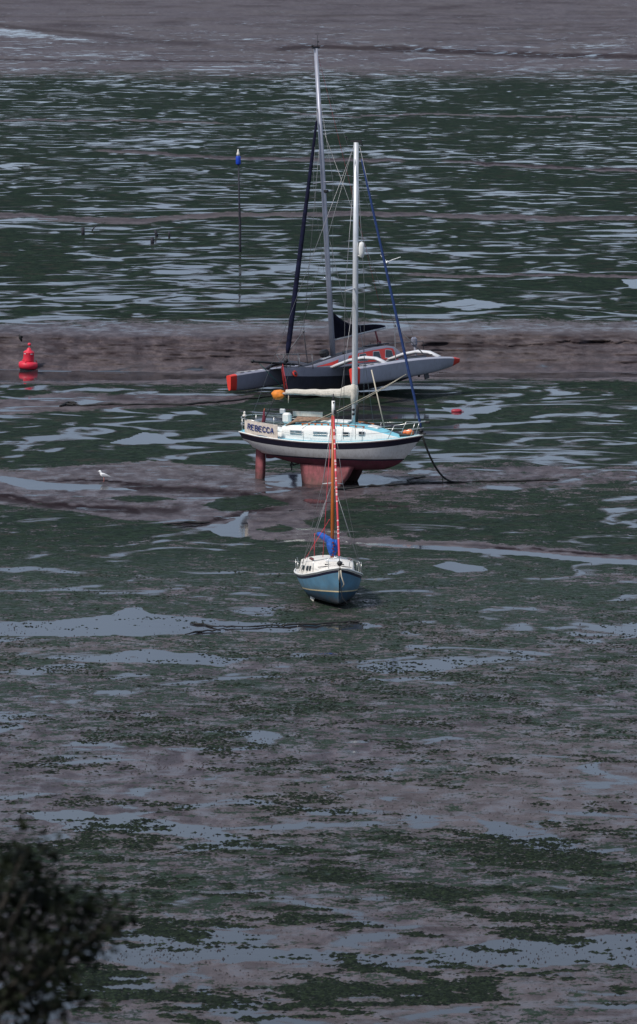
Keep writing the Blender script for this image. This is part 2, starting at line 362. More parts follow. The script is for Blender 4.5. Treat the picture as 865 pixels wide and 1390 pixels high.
    # big explicit waters
    waters = [
        ([(-300,504),(60,503),(180,505),(300,507),(380,509),(300,513),(200,516),(60,517),(-300,519)], 3, 3, 1.0),
        ([(560,509),(700,506),(1200,505),(1200,512),(760,513),(640,513)], 2, 3, .62),
        ([(336,694),(324,703),(305,712),(288,721),(300,727),(322,729),(338,727),(334,715),(333,704)], 3, 3, 1.0),
        ([(470,736),(560,740),(640,744),(720,749),(800,757),(1100,774),(1100,780),(800,763),(720,755),(640,749),(560,744)], 1.6, 1.0, 1.0),
        ([(-200,848),(0,846),(90,842),(150,836),(165,826),(190,824),(205,834),(262,838),(330,846),(430,847),(495,845),(520,851),(430,857),(330,856),(250,861),(120,863),(-200,866)], 3, 7, 1.0),
        ([(585,768),(610,763),(650,768),(664,774),(620,777)], 3, 3, .9),
        ([(150,601),(180,593),(196,587),(215,590),(230,597),(276,598),(215,602),(180,604)], 2, 2, 1.0),
        ([(-80,44),(0,38),(30,41),(80,48),(150,58),(110,57),(50,50),(-80,50)], 6, 6, .36),
        ([(0,645),(60,655),(130,659),(200,668),(120,664),(40,664),(0,655)], 3, 4, .75),
        ([(30,1102),(110,1098),(180,1110),(260,1118),(340,1138),(300,1142),(200,1128),(100,1128),(60,1116)], 9, 12, .62),
        ([(150,1262),(260,1262),(380,1270),(350,1280),(220,1280),(150,1275)], 8, 9, .55),
        ([(100,1285),(260,1284),(433,1294),(520,1300),(700,1276),(800,1268),(1000,1270),(1000,1310),(520,1312),(300,1306),(60,1300)], 14, 22, .36),
        ([(60,905),(200,880),(330,895),(300,905),(180,900)], 8, 10, .5),
        ([(480,905),(560,895),(640,900),(600,910),(520,914)], 4, 6, .85),
        ([(640,1110),(740,1112),(760,1140),(865,1160),(740,1160),(660,1140)], 12, 14, .42),
        ([(740,850),(865,848),(1000,850),(1000,866),(780,870)], 9, 12, .42),
        ([(845,380),(1000,372),(1000,396),(860,392)], 3, 3, .95),
        ([(580,413),(640,405),(700,415),(640,421)], 2, 3, .4),
        ([(350,648),(430,640),(500,645),(560,652),(520,660),(430,664),(360,662)], 4, 6, .50),
        ([(600,553),(640,556),(680,554),(660,561),(615,562)], 2, 2, .95),
    ]
    expl = np.zeros(PX.shape); thin = ss(720, 800, P)*(1-.45*ss(1040, 1140, P)) + .25*ss(500, 560, P)*(1-ss(720, 800, P))
    for pl, so, wb, v in waters:
        m = poly_mask(PX, PY, pl, so, wb, int(pl[0][0]) % 97)
        expl = np.maximum(expl, m*v)
    weed = weed*(1-.7*ss(.2, .9, expl)); z = z*(1-ss(.5, 1, expl)*ss(500, 640, PY))
    X, Y = place(PX, PY, z)
    V = np.stack([X, Y, z], -1)
    nr, nc = PX.shape
    # last rows run on under the hillside behind the camera
    extra = np.stack([pxs*0 + (pxs-432)*.12, pxs*0-400, pxs*0], -1)[None]
    V = np.concatenate([V, extra], 0); nr2 = nr+1
    i = np.arange(nr2-1)[:, None]*nc; k = np.arange(nc-1)[None]
    F = np.stack([i+k, i+nc+k, i+nc+k+1, i+k+1], -1).reshape(-1, 4)
    me = bpy.data.meshes.new('mudflat_ground')
    me.vertices.add(nr2*nc); me.vertices.foreach_set('co', V.reshape(-1).astype(np.float32))
    me.loops.add(F.size); me.loops.foreach_set('vertex_index', F.reshape(-1).astype(np.int32))
    me.polygons.add(len(F)); me.polygons.foreach_set('loop_start', np.arange(0, F.size, 4, dtype=np.int32)); me.polygons.foreach_set('loop_total', np.full(len(F), 4, np.int32))
    me.polygons.foreach_set('use_smooth', np.ones(len(F), bool))
    for nm, arr in (('weed', weed), ('wet', wet), ('film', film), ('dark', dark), ('pool', expl), ('bank', bank), ('thin', thin)):
        a = me.attributes.new(nm, 'FLOAT', 'POINT'); ar = np.concatenate([arr, arr[-1:]], 0)
        a.data.foreach_set('value', ar.reshape(-1).astype(np.float32))
    me.update(calc_edges=True); me.validate()
    o = bpy.data.objects.new('mudflat_ground', me); col.objects.link(o); tag(o, kind='structure')
    o.data.materials.append(ground_material())
    return o

def ground_material():
    m = bpy.data.materials.new('tidal_mud'); m.use_nodes = True
    n = m.node_tree.nodes; l = m.node_tree.links; n.clear()
    out = n.new('ShaderNodeOutputMaterial'); geo = n.new('ShaderNodeNewGeometry')
    def attr(a):
        x = n.new('ShaderNodeAttribute'); x.attribute_name = a; return x.outputs['Fac']
    def M(op, a, b=None, c=None, clamp=False):
        x = n.new('ShaderNodeMath'); x.operation = op; x.use_clamp = clamp
        for k, v in enumerate((a, b, c)):
            if v is None: continue
            if isinstance(v, (int, float)): x.inputs[k].default_value = v
            else: l.new(v, x.inputs[k])
        return x.outputs[0]
    def noise(scale, det=3, rough=.5, dist=0, st=(1,1,1), off=(0,0,0)):
        mp = n.new('ShaderNodeMapping'); mp.inputs['Scale'].default_value = st; mp.inputs['Location'].default_value = off
        l.new(geo.outputs['Position'], mp.inputs[0])
        x = n.new('ShaderNodeTexNoise'); x.inputs['Scale'].default_value = scale; x.inputs['Detail'].default_value = det
        x.inputs['Roughness'].default_value = rough; x.inputs['Distortion'].default_value = dist
        l.new(mp.outputs[0], x.inputs['Vector']); return x.outputs[0]
    def step(x, e0, e1):
        r = n.new('ShaderNodeMapRange'); r.interpolation_type = 'SMOOTHSTEP'; r.inputs[1].default_value = e0; r.inputs[2].default_value = e1
        l.new(x, r.inputs[0]); return r.outputs[0]
    def mixc(f, a, b):
        x = n.new('ShaderNodeMixRGB')
        for k, v in enumerate((f, a, b)):
            if isinstance(v, (tuple, float)): x.inputs[k].default_value = v if k == 0 else (*v, 1)
            else: l.new(v, x.inputs[k])
        return x.outputs[0]
    wet, weed, film, dark, pool, bank, thin = [attr(a) for a in ('wet', 'weed', 'film', 'dark', 'pool', 'bank', 'thin')]
    # water: (noise-.5)*2.6 + wet > .5
    nb = noise(.22, 4, .46, 2.0, (.9, 1.15, 1))
    nbig = noise(.045, 3, .5, .5, (1, .6, 1), (12, 0, 0))
    nb2 = noise(1.6, 5, .65, .6, (.6, 1.1, 1), (31, 7, 0))
    f = M('MULTIPLY_ADD', M('SUBTRACT', nb, .5), 1.9, wet)
    f = M('MULTIPLY_ADD', M('SUBTRACT', nb2, .5), M('MULTIPLY_ADD', film, 1.1, -.18), f)
    f = M('MULTIPLY_ADD', M('SUBTRACT', nbig, .5), .5, f)
    f = M('ADD', f, M('MULTIPLY', pool, .95))
    water = step(f, .475, .54)
    rim = step(f, .38, .50)
    # weed
    wa = noise(.40, 5, .65, .8, (.75, 1, 1), (5, 90, 0)); wb = noise(2.4, 6, .72, .5, (.7, .9, 1), (50, 3, 0)); wc = noise(9, 3, .6, 0, (1, .6, 1))
    g = M('MULTIPLY_ADD', M('SUBTRACT', wa, .5), 1.5, weed)
    g = M('MULTIPLY_ADD', M('SUBTRACT', wb, .5), M('MULTIPLY_ADD', film, 2.4, .9), g)
    g = M('MULTIPLY_ADD', M('SUBTRACT', wc, .5), M('MULTIPLY_ADD', film, 1.6, .3), g)
    wmask = step(g, .40, .64)
    wmask = M('MULTIPLY', wmask, M('SUBTRACT', 1.0, M('MULTIPLY', rim, .45)))
    # colours
    t1 = noise(1.3, 6, .65, .3, (1, .5, 1), (8, 1, 0)); t2 = noise(14, 4, .7); t3 = noise(.06, 3, .5)
    mudc = mixc(step(t1, .35, .65), (.040, .028, .032), (.108, .083, .088))
    mudc = mixc(M('MULTIPLY', step(t2, .48, .68), .7), mudc, (.022, .016, .018))
    mudc = mixc(M('MULTIPLY', step(t3, .45, .62), .35), mudc, (.100, .080, .072))
    mudc = mixc(M('MULTIPLY', dark, .95), mudc, (.014, .009, .011))
    cr = step(noise(1.6, 6, .78, .8, (.8, 1.2, 2.5), (3, 2, 0)), .44, .64)
    mudc = mixc(M('MULTIPLY', M('MULTIPLY', cr, bank), .6), mudc, (.030, .023, .025))
    weedc = mixc(step(wb, .38, .62), (.003, .0065, .0045), (.018, .032, .019))
    weedc = mixc(M('MULTIPLY', step(t1, .42, .66), .7), weedc, (.004, .011, .008))
    brn = step(noise(.8, 5, .7, .3, (.6, 1, 1), (77, 1, 0)), .54, .68)
    weedc = mixc(M('MULTIPLY', brn, .7), weedc, (.040, .030, .027))
    weedc = mixc(M('MULTIPLY', step(wc, .5, .7), .5), weedc, (.024, .040, .022))
    weedc = mixc(M('MULTIPLY', M('MULTIPLY', thin, step(t2, .35, .6)), .6), weedc, (.036, .056, .042))
    # bump
    bh = M('ADD', M('MULTIPLY', t1, .5), M('MULTIPLY', t2, .12))
    bh = M('ADD', bh, M('MULTIPLY', wmask, .12))
    bmp = n.new('ShaderNodeBump'); bmp.inputs['Strength'].default_value = .9; bmp.inputs['Distance'].default_value = .10; l.new(bh, bmp.inputs['Height'])
    def principled(colr, rough, spec, normal=None, ior=None):
        p = n.new('ShaderNodeBsdfPrincipled')
        if isinstance(colr, tuple): p.inputs['Base Color'].default_value = (*colr, 1)
        else: l.new(colr, p.inputs['Base Color'])
        if isinstance(rough, float): p.inputs['Roughness'].default_value = rough
        else: l.new(rough, p.inputs['Roughness'])
        if isinstance(spec, float): p.inputs['Specular IOR Level'].default_value = spec
        else: l.new(spec, p.inputs['Specular IOR Level'])
        if ior: p.inputs['IOR'].default_value = ior
        if normal: l.new(normal, p.inputs['Normal'])
        return p.outputs[0]
    def mixs(f, a, b):
        x = n.new('ShaderNodeMixShader'); l.new(f, x.inputs[0]); l.new(a, x.inputs[1]); l.new(b, x.inputs[2]); return x.outputs[0]
    mud = principled(mudc, M('ADD', M('SUBTRACT', .78, M('MULTIPLY', film, .33)), M('MULTIPLY', dark, .3)), M('MULTIPLY', M('SUBTRACT', 1.0, M('MULTIPLY', dark, .92)), .34), bmp.outputs[0])
    wd = principled(weedc, .9, .045, bmp.outputs[0])
    rip = n.new('ShaderNodeBump'); rip.inputs['Strength'].default_value = .12; rip.inputs['Distance'].default_value = .02; l.new(nb2, rip.inputs['Height'])
    wat = principled((.022, .022, .026), .05, .5, rip.outputs[0], 1.33)
    # thin film of water over open mud, broken up finely
    fl = step(M('ADD', M('ADD', M('MULTIPLY', M('SUBTRACT', t1, .5), 1.8), M('MULTIPLY', M('SUBTRACT', nb2, .5), 1.6)), film), .55, 1.0)
    filmy = M('MULTIPLY', M('MULTIPLY', fl, .56), M('SUBTRACT', 1.0, dark))
    fsp = step(noise(5.5, 5, .75, .3, (.5, 1, 1), (4, 9, 0)), .47, .60)
    wd = mixs(M('MULTIPLY', M('MULTIPLY', thin, fsp), .36), wd, principled((.045,.045,.045), .30, .5, bmp.outputs[0], 1.33))
    base = mixs(wmask, mud, wd)
    base = mixs(M('MULTIPLY', filmy, M('SUBTRACT', 1.0, M('MULTIPLY', wmask, .85))), base, principled((.05,.045,.05), .16, .5, None, 1.33))
    base = mixs(M('MULTIPLY', rim, .45), base, principled((.035,.030,.032), .22, .5, bmp.outputs[0], 1.33))
    fin = mixs(water, base, wat)
    l.new(fin, out.inputs[0])
    return m
ground = build_ground()

# hillside below the viewpoint
def hill():
    mb = MB(); rows = []
    for j in range(40):
        y = -60 + j*2.7
        zz = 24.3 - .58*y if y > 0 else 24.3 + .05*y
        rows.append([(x, y, max(zz, -0.6) + .7*math.sin(x*.31+y*.2)+.4*math.sin(x*.9-y*.5)) if zz > 1 else (x, y, zz*.3-.5) for x in [k*4-60 for k in range(31)]])
    o = mb.grid(rows).build('hillside', mat('hill_grass', (.05,.07,.03), .9, var=.4, bump=1))
    tag(o, kind='structure')
hill()

# ================================================================== HULL LOFT
def hull_rows(stn, levels, nlow=6):
    """stn: list of (x, z_sheer, half_beam, z_keel, fullness, rake). levels: list of functions(zs) -> z for upper rows"""
    rows = []
    for (x, zs, b, zk, a, rk) in stn:
        zl = [f(zs) for f in levels]
        zl = [max(q, zk+.001*(len(zl)-i)) for i, q in enumerate(zl)]
        last = zl[-1]
        zl += [zk + (last-zk)*(1-(j+1)/nlow)**1.5 for j in range(nlow)]
        r = []
        for q in zl:
            t = max(0, min(1, (q-zk)/(zs-zk+1e-6)))
            y = b*(t**a) if t > 0 else 0
            r.append((x + rk*(t-1), y, q))
        rows.append(r)
    return rows
def loft_hull(mb, stn, levels, mis, nlow=6, transom=True, tmi=None):
    rows = hull_rows(stn, levels, nlow); n = len(rows[0])
    full = [[(x, -y, z) for x, y, z in r] + [(x, y, z) for x, y, z in r[::-1][1:]] for r in rows]
    def mi(i, k):
        kk = k if k < n-1 else 2*(n-1)-1-k
        return mis[min(kk, len(mis)-1)]
    mb.grid(full, mi, flip=True)
    if transom:
        r = rows[0]
        for k in range(n-1):
            mb.add([(r[k][0], -r[k][1], r[k][2]), (r[k][0], r[k][1], r[k][2]), (r[k+1][0], r[k+1][1], r[k+1][2]), (r[k+1][0], -r[k+1][1], r[k+1][2])], [(0,1,2,3)], mis[min(k, len(mis)-1)], False)
    return rows
def stations(xs, sheer, beam, keel, full, rake):
    return [(x, sm_tab(sheer, x), max(.012, sm_tab(beam, x)), sm_tab(keel, x), lerp_tab(full, x), lerp_tab(rake, x)) for x in xs]
def deck_grid(rows, inset=.03, camber=.05, n=8, drop=.0):
    out = []
    for r in rows:
        x, y, z = r[0]; y = max(.005, y-inset)
        out.append([(x, y*(2*k/n-1), z-drop+camber*(1-(2*k/n-1)**2)) for k in range(n+1)])
    return out
def frange(a, b, n): return [a+(b-a)*i/(n-1) for i in range(n)]

# ================================================================== WHITE YACHT
def cabin_mesh(mb, prof, halfw, z0, inset=.75, n=10, mi_side=0, mi_top=0, crown=.08):
    """prof: list of (x, ztop); halfw(x); z0(x)"""
    rows = []
    for x, zt in prof:
        w = halfw(x); zb = z0(x); zt = max(zt, zb+.01)
        wt = w - (zt-zb)*(1-inset)*.6
        r = [(x, -w, zb), (x, -w+(w-wt)*.5, zb+(zt-zb)*.5), (x, -wt, zt-.04*min(1,(zt-zb)))]
        for k in range(n+1):
            t = 2*k/n-1; r.append((x, wt*.96*t, zt+crown*(1-t*t)))
        r += [(x, wt, zt-.04*min(1,(zt-zb))), (x, w-(w-wt)*.5, zb+(zt-zb)*.5), (x, w, zb)]
        rows.append(r)
    nn = len(rows[0])
    mb.grid(rows, lambda i, k: mi_top if 3 <= k <= nn-5 else mi_side, flip=True)
    for r, fl in ((rows[0], 1), (rows[-1], 0)):
        f = tuple(range(nn)); mb.add(r, [f if fl else f[::-1]], mi_side, False)
    return mb

GLYPH = {'R': [[(0,0),(0,1),(.42,1),(.58,.9),(.58,.62),(.42,.52),(0,.52)],[(.30,.52),(.62,0)]], 'E': [[(.56,0),(0,0),(0,1),(.56,1)],[(0,.52),(.46,.52)]],
         'B': [[(0,0),(0,1),(.40,1),(.54,.9),(.54,.63),(.42,.52),(0,.52)],[(.42,.52),(.6,.4),(.6,.12),(.44,0),(0,0)]],
         'C': [[(.60,.80),(.48,.97),(.2,1),(.04,.85),(0,.5),(.04,.15),(.2,0),(.48,.03),(.60,.20)]], 'A': [[(-.02,0),(.31,1),(.64,0)],[(.12,.34),(.50,.34)]]}
def letter(ch, size, m, parent, loc, rot):
    """a capital cut from flat strokes, centred at loc, standing in its local x-z plane"""
    mb = MB(); w = size*.075
    for st in GLYPH[ch]:
        for (x0, z0), (x1, z1) in zip(st[:-1], st[1:]):
            a = Vector(((x0-.3)*size, 0, (z0-.5)*size)); b = Vector(((x1-.3)*size, 0, (z1-.5)*size)); d = (b-a).normalized()
            a -= d*w*.8; b += d*w*.8; nn = Vector((-d.z, 0, d.x))*w; t = Vector((0, -.006, 0))
            mb.add([a-nn+t, b-nn+t, b+nn+t, a+nn+t, a-nn-t, b-nn-t, b+nn-t, a+nn-t], [(0,3,2,1),(4,5,6,7),(0,1,5,4),(1,2,6,5),(2,3,7,6),(3,0,4,7)], 0, False)
    o = mb.build('letter', m, parent); o.location = loc; o.rotation_euler = rot; return o

def white_yacht():
    x, y = place(453, 655)
    root = empty('sailboat', (x, y, 0), (R(0), R(0), R(-22)))
    tag(root, 'white bilge keel sailboat named REBECCA with turquoise deck, aground in the middle', 'sailboat', 'boats aground on the mudflat')
    sheer = [(-4.2,2.16),(-3,2.03),(-1,1.93),(1,1.96),(3,2.12),(4.25,2.30)]
    beam = [(-4.2,.82),(-3.2,1.15),(-1.5,1.38),(0,1.42),(1.5,1.28),(2.7,.92),(3.6,.48),(4.1,.16),(4.25,.03)]
    keel = [(-4.2,1.62),(-3.6,1.28),(-2.6,.98),(-1.2,.74),(.5,.62),(2,.66),(3,.80),(3.8,.98),(4.25,1.15)]
    full = [(-4.2,.42),(-2,.36),(0,.34),(2,.42),(3.3,.62),(4.25,.9)]
    rake = [(-4.2,-.10),(-3,0),(2.4,0),(4.25,.95)]
    st = stations(frange(-4.2, 4.25, 40), sheer, beam, keel, full, rake)
    lv = [lambda s: s, lambda s: s-.035, lambda s: s-.05, lambda s: s-.30, lambda s: s-.42, lambda s: (s-.42+1.22)/2, lambda s: 1.22, lambda s: 1.15]
    mb = MB(); rows = loft_hull(mb, st, lv, [2, 3, 1, 0, 0, 0, 1, 4, 4])
    mb.build('hull', [white_hull, navy, cabin_white, redline, maroon], root)
    MB().grid(deck_grid(rows, .02, .05), flip=True).build('deck', turq, root)
    mb = MB()
    for s in (-1, 1): mb.tube([(r[0][0], s*r[0][1], r[0][2]+.012) for r in rows], .028, 6)
    mb.build('gunwale', cabin_white, root)
    # twin keels, rudder and skeg
    for s in (-1, 1):
        mb = MB(); rr = []
        for k, (xf, xb, z) in enumerate([(1.25,-1.35,.85),(1.05,-1.25,.4),(.80,-1.15,.02),(.75,-1.12,-.05)]):
            yy = s*(.62 + .40*(k/3)); th = .11-.02*k
            rr.append([(xb, yy, z), (xb+.5, yy-th, z), (0, yy-th*1.1, z), (xf-.25, yy-th*.8, z), (xf, yy, z), (xf-.25, yy+th*.8, z), (0, yy+th*1.1, z), (xb+.5, yy+th, z)])
        mb.grid(rr, close=True); mb.add(rr[-1], [tuple(range(8))])
        mb.build('keel', pinkred if s < 0 else maroon, root)  # near keel in the lit pink, far keel's shadow put into a darker red
    mb = MB(); rr = []
    for (xf, xb, z) in [(-3.28,-3.72,1.52),(-3.25,-3.74,.9),(-3.27,-3.76,.3),(-3.30,-3.76,0.0)]:
        rr.append([(xb, 0, z), ((xb+xf)/2, -.05, z), (xf, 0, z), ((xb+xf)/2, .05, z)])
    mb.grid(rr, close=True); mb.add(rr[-1], [(0,1,2,3)]); mb.build('rudder', pinkred, root)
    mb = MB(); rr = []
    for (xf, xb, z) in [(-1.6,-3.26,1.32),(-2.6,-3.25,1.02),(-3.0,-3.24,.93)]:
        rr.append([(xb, 0, z), ((xb+xf)/2, -.045, z), (xf, 0, z), ((xb+xf)/2, .045, z)])
    mb.grid(rr, close=True); mb.add(rr[-1], [(0,1,2,3)]); mb.build('skeg', maroon, root)
    tube('propeller_shaft', [(-1.4,0,.85),(-1.95,0,.68)], .03, darkgear, root)
    mb = MB()
    for k in range(3):
        t = k*2.094+.4; mb.box((-2.0, .11*math.cos(t), .67+.11*math.sin(t)), (.03,.09,.22), Matrix.Rotation(-t+math.pi/2, 3, 'X'))
    mb.build('propeller', darkgear, root)
    # cabin
    zd = lambda x: sm_tab(sheer, x)+.02
    hw = lambda x: float(np.interp(x, [-2.1,-1,1,2.3,3.2], [.93,.98,.88,.62,.28]))
    prof = [(-2.12,2.50),(-1.9,2.56),(-.8,2.60),(0,2.62),(1.0,2.60),(1.7,2.54),(2.3,2.42),(2.8,2.28),(3.2,2.18)]
    cab = cabin_mesh(MB(), prof, hw, zd, .72, 10, 0, 1, .07).build('cabin', [cabin_white, turq], root)
    for xc, w, h, m in ((-1.42,.52,.15,glass_pale),(-.28,.60,.16,glass_pale),(.92,.25,.16,glass),(1.62,.23,.15,glass)):
        for s in (-1, 1):
            zb = zd(xc); wv = hw(xc); dy = hw(xc+.2)-hw(xc-.2); ang = math.atan2(dy, .4)
            ww = MB().box((xc, s*(wv-.02), zb+.32), (w+.06, .03, h+.05), Matrix.Rotation(s*ang, 3, 'Z'), 0, .012).build('window', alu, cab)
            mb2 = MB().box((xc, s*(wv-.004), zb+.32), (w, .03, h), Matrix.Rotation(s*ang, 3, 'Z'), 0, .008)
            ww.data.materials.append(m); 
            o2 = mb2.build('pane_tmp', m); 
            # join frame and pane into the one window mesh
            import bmesh
            bm = bmesh.new(); bm.from_mesh(ww.data); nf = len(bm.faces); bm.from_mesh(o2.data); bm.faces.ensure_lookup_table()
            for fc in bm.faces[nf:]: fc.material_index = 1
            bm.to_mesh(ww.data); bm.free(); me2 = o2.data; bpy.data.objects.remove(o2); bpy.data.meshes.remove(me2)
    # sliding hatch, grab rails, forehatch
    MB().box((.05,0,2.74),(1.55,.70,.10),None,0,.03).build('sliding_hatch', cabin_white, cab)
    MB().box((1.95,0,2.56),(.5,.5,.09),Matrix.Rotation(R(9),3,'Y'),0,.03).build('fore_hatch', cabin_white, cab)
    for s in (-1, 1):
        for x0, x1 in ((-1.2,.1),(.25,1.7)):
            mb = MB(); nst = 5
            zt = lambda x: float(np.interp(x, [p[0] for p in prof], [p[1] for p in prof]))+.03
            mb.tube([(x, s*(hw(x)-.17), zt(x)+.055) for x in frange(x0, x1, 8)], .018, 6)
            for x in frange(x0+.05, x1-.05, nst): mb.box((x, s*(hw(x)-.17), zt(x)+.02), (.08,.035,.07))
            mb.build('grab_rail', wood, cab)
    # cockpit coamings
    for s in (-1, 1):
        MB().grid([[(x, s*(.62), zd(x)), (x, s*.66, zd(x)+.22), (x, s*.78, zd(x)+.24), (x, s*.86, zd(x))] for x in frange(-3.7,-2.1,6)], flip=s<0).build('coaming', cabin_white, root)
    MB().box((-2.9,0,2.06),(1.6,1.2,.03)).build('cockpit_sole', turq, root)
    # furled brown awning on the cabin's after end
    mb = MB()
    for k in range(5):
        o = k*.06
        mb.tube([(-1.95+o, -.85+o*1.2, 2.55), (-1.55, -.75+o*1.5, 2.74+.03*k), (-.9, -.6+o*1.8, 2.78+.02*k), (-.1, -.35+o*2, 2.84)], [.035,.07,.06,.02], 6)
    mb.build('folded_awning', brownrope, root)
    MB().box((-1.5,.65,2.92),(1.4,.04,.22),Matrix.Rotation(R(4),3,'Z'),0,.015).build('spray_screen', canvas, root)
    # outboard bracket gear on the stern rail
    MB().box((-2.35,.3,2.75),(.38,.3,.46),None,0,.08).build('instrument_box', cabin_white, root)
    MB().box((-2.75,.75,2.98),(.26,.10,.22),None,0,.03).build('liferaft_case', alu, root)
    # mast and rigging
    mast = MB().tube([(1.0,0,2.62),(1.0,0,4.2),(1.03,0,9.5),(1.06,0,15.05)], [.135,.13,.125,.11], 12).build('mast', alu, root)
    MB().box((1.06,0,15.1),(.5,.09,.09)).tube([(.75,0,15.1),(.60,0,15.22)],.02).ball((.58,0,15.26),.05,6).tube([(1.25,0,15.1),(1.35,0,14.9)],.03).build('masthead', darkgear, mast)
    tube('spreader', [(1.0,-1.15,8.62),(1.03,0,8.66),(1.0,1.15,8.62)], .03, alu, mast)
    MB().lathe([(.02,-.36),(.10,-.31),(.13,-.1),(.13,.17),(.10,.31),(.02,.36)], (1.32,0,10.35), 12).box((1.18,0,10.1),(.2,.05,.05)).build('radar_reflector', cabin_white, mast)
    for zz in (3.1, 3.3): MB().box((1.0,-.16,zz),(.1,.12,.1),None,0,.02).build('cleat', darkgear, mast)
    mb = MB(); mb.tube([(1.1,-.05,2.75),(1.16,-.05,3.5)], .07, 6).build('halyard_coil', chainmat, mast)
    boom = tube('boom', [(.9,0,3.98),(-2.45,0,3.86)], .055, alu, root)
    # cream sail cover: bulky at the mast, slim at the end
    rr = []
    for k in range(15):
        t = k/14; xx = .98-3.25*t; h = float(np.interp(t, [0,.08,.25,.5,1],[.30,.29,.18,.15,.11])); w = float(np.interp(t, [0,.1,.4,1],[.15,.2,.15,.10]))
        zc = 4.0-.05*t + (.07 if t < .2 else .0) + .015*math.sin(k*1.7); w *= 1+.08*math.sin(k*2.3)
        rr.append([(xx, w*math.cos(a)*(1.0 if math.sin(a) < 0 else .8), zc+h*math.sin(a)) for a in [2*math.pi*q/14 for q in range(14)]])
    mb = MB(); mb.grid(rr, close=True); mb.add(rr[0], [tuple(range(14))]); mb.add(rr[-1], [tuple(range(14))[::-1]])
    mb.build('sail_cover', sailcloth, boom)
    # skirt of the cover wrapped round the mast
    MB().lathe([(.15,3.55),(.17,3.9),(.2,4.15),(.14,4.42)], (.98,0,0), 12).build('cover_collar', sailcloth, boom)
    rr = []
    for xx, w in ((-2.38,.09),(-2.45,.18),(-2.60,.23),(-2.78,.22),(-2.88,.15),(-2.90,.05)):
        rr.append([(xx+.06*math.sin(a*2), w*math.cos(a), 3.83-.1*(-2.35-xx)+w*math.sin(a)*1.0) for a in [2*math.pi*q/10 for q in range(10)]])
    MB().grid(rr, close=True).build('horseshoe_lifebuoy_bag', orange, boom)
    MB().tube([(-2.85,0,3.62),(-2.97,0,3.3),(-3.3,.1,2.75)], .022, 6).build('mainsheet', darkgear, root)
    tube('hanging_line', [(-2.15,0,3.8),(-2.16,0,3.45)], .02, beige, root)
    fs = tube('flagstaff', [(-3.55,.1,2.2),(-3.35,.1,3.15)], .018, wood, root)
    MB().tube([(-3.38,.1,3.05),(-3.36,.07,2.7),(-3.42,.08,2.35)], [.03,.09,.06], 8).build('furled_ensign', ensign, fs)
    # furled genoa on the forestay
    a = Vector((4.15,0,2.55)); b = Vector((1.22,0,14.7))
    fsy = tube('forestay', [Vector((4.18,0,2.3)), b+Vector((0,0,.2))], .015, wire, root)
    MB().tube([a.lerp(b, t) for t in (0,.02,.2,.5,.8,.96,.97)], [.03,.058,.066,.062,.054,.045,.02], 8).build('furled_genoa', genoa_blue, fsy)
    MB().lathe([(.05,0),(.1,.02),(.1,.12),(.05,.15)], (4.14,0,2.42), 10).build('furling_drum', darkgear, fsy)
    for s in (-1, 1):
        tube('shroud', [(.95,s*1.22,2.1),(1.0,s*1.15,8.62),(1.06,0,14.9)], .011, wire, root, 5)
        tube('shroud', [(.55,s*1.22,2.1),(1.0,s*.05,8.5)], .011, wire, root, 5)
        tube('shroud', [(1.5,s*1.18,2.12),(1.0,s*.05,8.5)], .011, wire, root, 5)
    tube('backstay', [(-4.15,0,2.2),(1.0,0,15.0)], .010, wire, root, 5)
    tube('topping_lift', [(-2.4,0,3.95),(.95,0,14.95)], .008, wire, root, 5)
    tube('spinnaker_pole', [(2.55,-.35,2.6),(1.85,-.15,5.1)], .03, beige, root, 6)
    # guard rails, pulpit, pushpit
    st_x = [-2.2,-.9,.5,1.8]
    for s in (-1, 1):
        yb = lambda x: s*(sm_tab(beam, x)-.08)
        for x in st_x: tube('stanchion', [(x, yb(x), zd(x)),(x, yb(x), zd(x)+.62)], .013, steel, root, 6)
        for hgt in (.6,.32):
            pts = [(-3.6, yb(-3.6), zd(-3.6)+hgt)]
            for x in st_x+[3.0]: pts.append((x, yb(x), zd(x)+hgt))
            tube('guard_wire', pts, .010, steel, root, 5)
    yb = lambda x: sm_tab(beam, x)-.08
    mb = MB()
    for s in (-1, 1):
        mb.tube([(2.85,s*yb(2.85),zd(2.85)),(3.15,s*(yb(3.1)+.05),zd(3)+.62)],.016,6)
        mb.tube([(3.75,s*.3,zd(3.7)),(3.95,s*.3,zd(3.7)+.62)],.016,6)
    mb.tube([(3.15,-(yb(3.1)+.05),zd(3)+.62),(3.7,-.38,zd(3.5)+.62),(4.25,-.2,zd(4)+.62),(4.4,0,zd(4)+.62),(4.25,.2,zd(4)+.62),(3.7,.38,zd(3.5)+.62),(3.15,yb(3.1)+.05,zd(3)+.62)],.018,6)
    mb.tube([(3.3,-yb(3.3)-.02,zd(3)+.32),(4.2,-.15,zd(4)+.34),(4.2,.15,zd(4)+.34),(3.3,yb(3.3)+.02,zd(3)+.32)],.012,6)
    pul = mb.build('pulpit', steel, root)
    MB().box((4.42,0,zd(4)+.60),(.24,.12,.1),None,0,.02).build('bow_light', darkgear, pul)
    MB().box((4.2,0,zd(4.2)+.06),(.3,.14,.08),None,0,.02).build('bow_roller', darkgear, root)
    mb = MB()
    for s in (-1, 1):
        for x in (-4.05,-3.3): mb.tube([(x,s*yb(x),zd(x)),(x,s*yb(x),zd(x)+.62)],.016,6)
    for hgt in (.62,.34): mb.tube([(-3.0,-yb(-3),zd(-3)+hgt),(-4.1,-.78,zd(-4)+hgt),(-4.3,-.3,zd(-4)+hgt),(-4.3,.3,zd(-4)+hgt),(-4.1,.78,zd(-4)+hgt),(-2.4,yb(-2.4),zd(-3)+hgt+.03)],.016,6)
    mb.build('pushpit', steel, root)
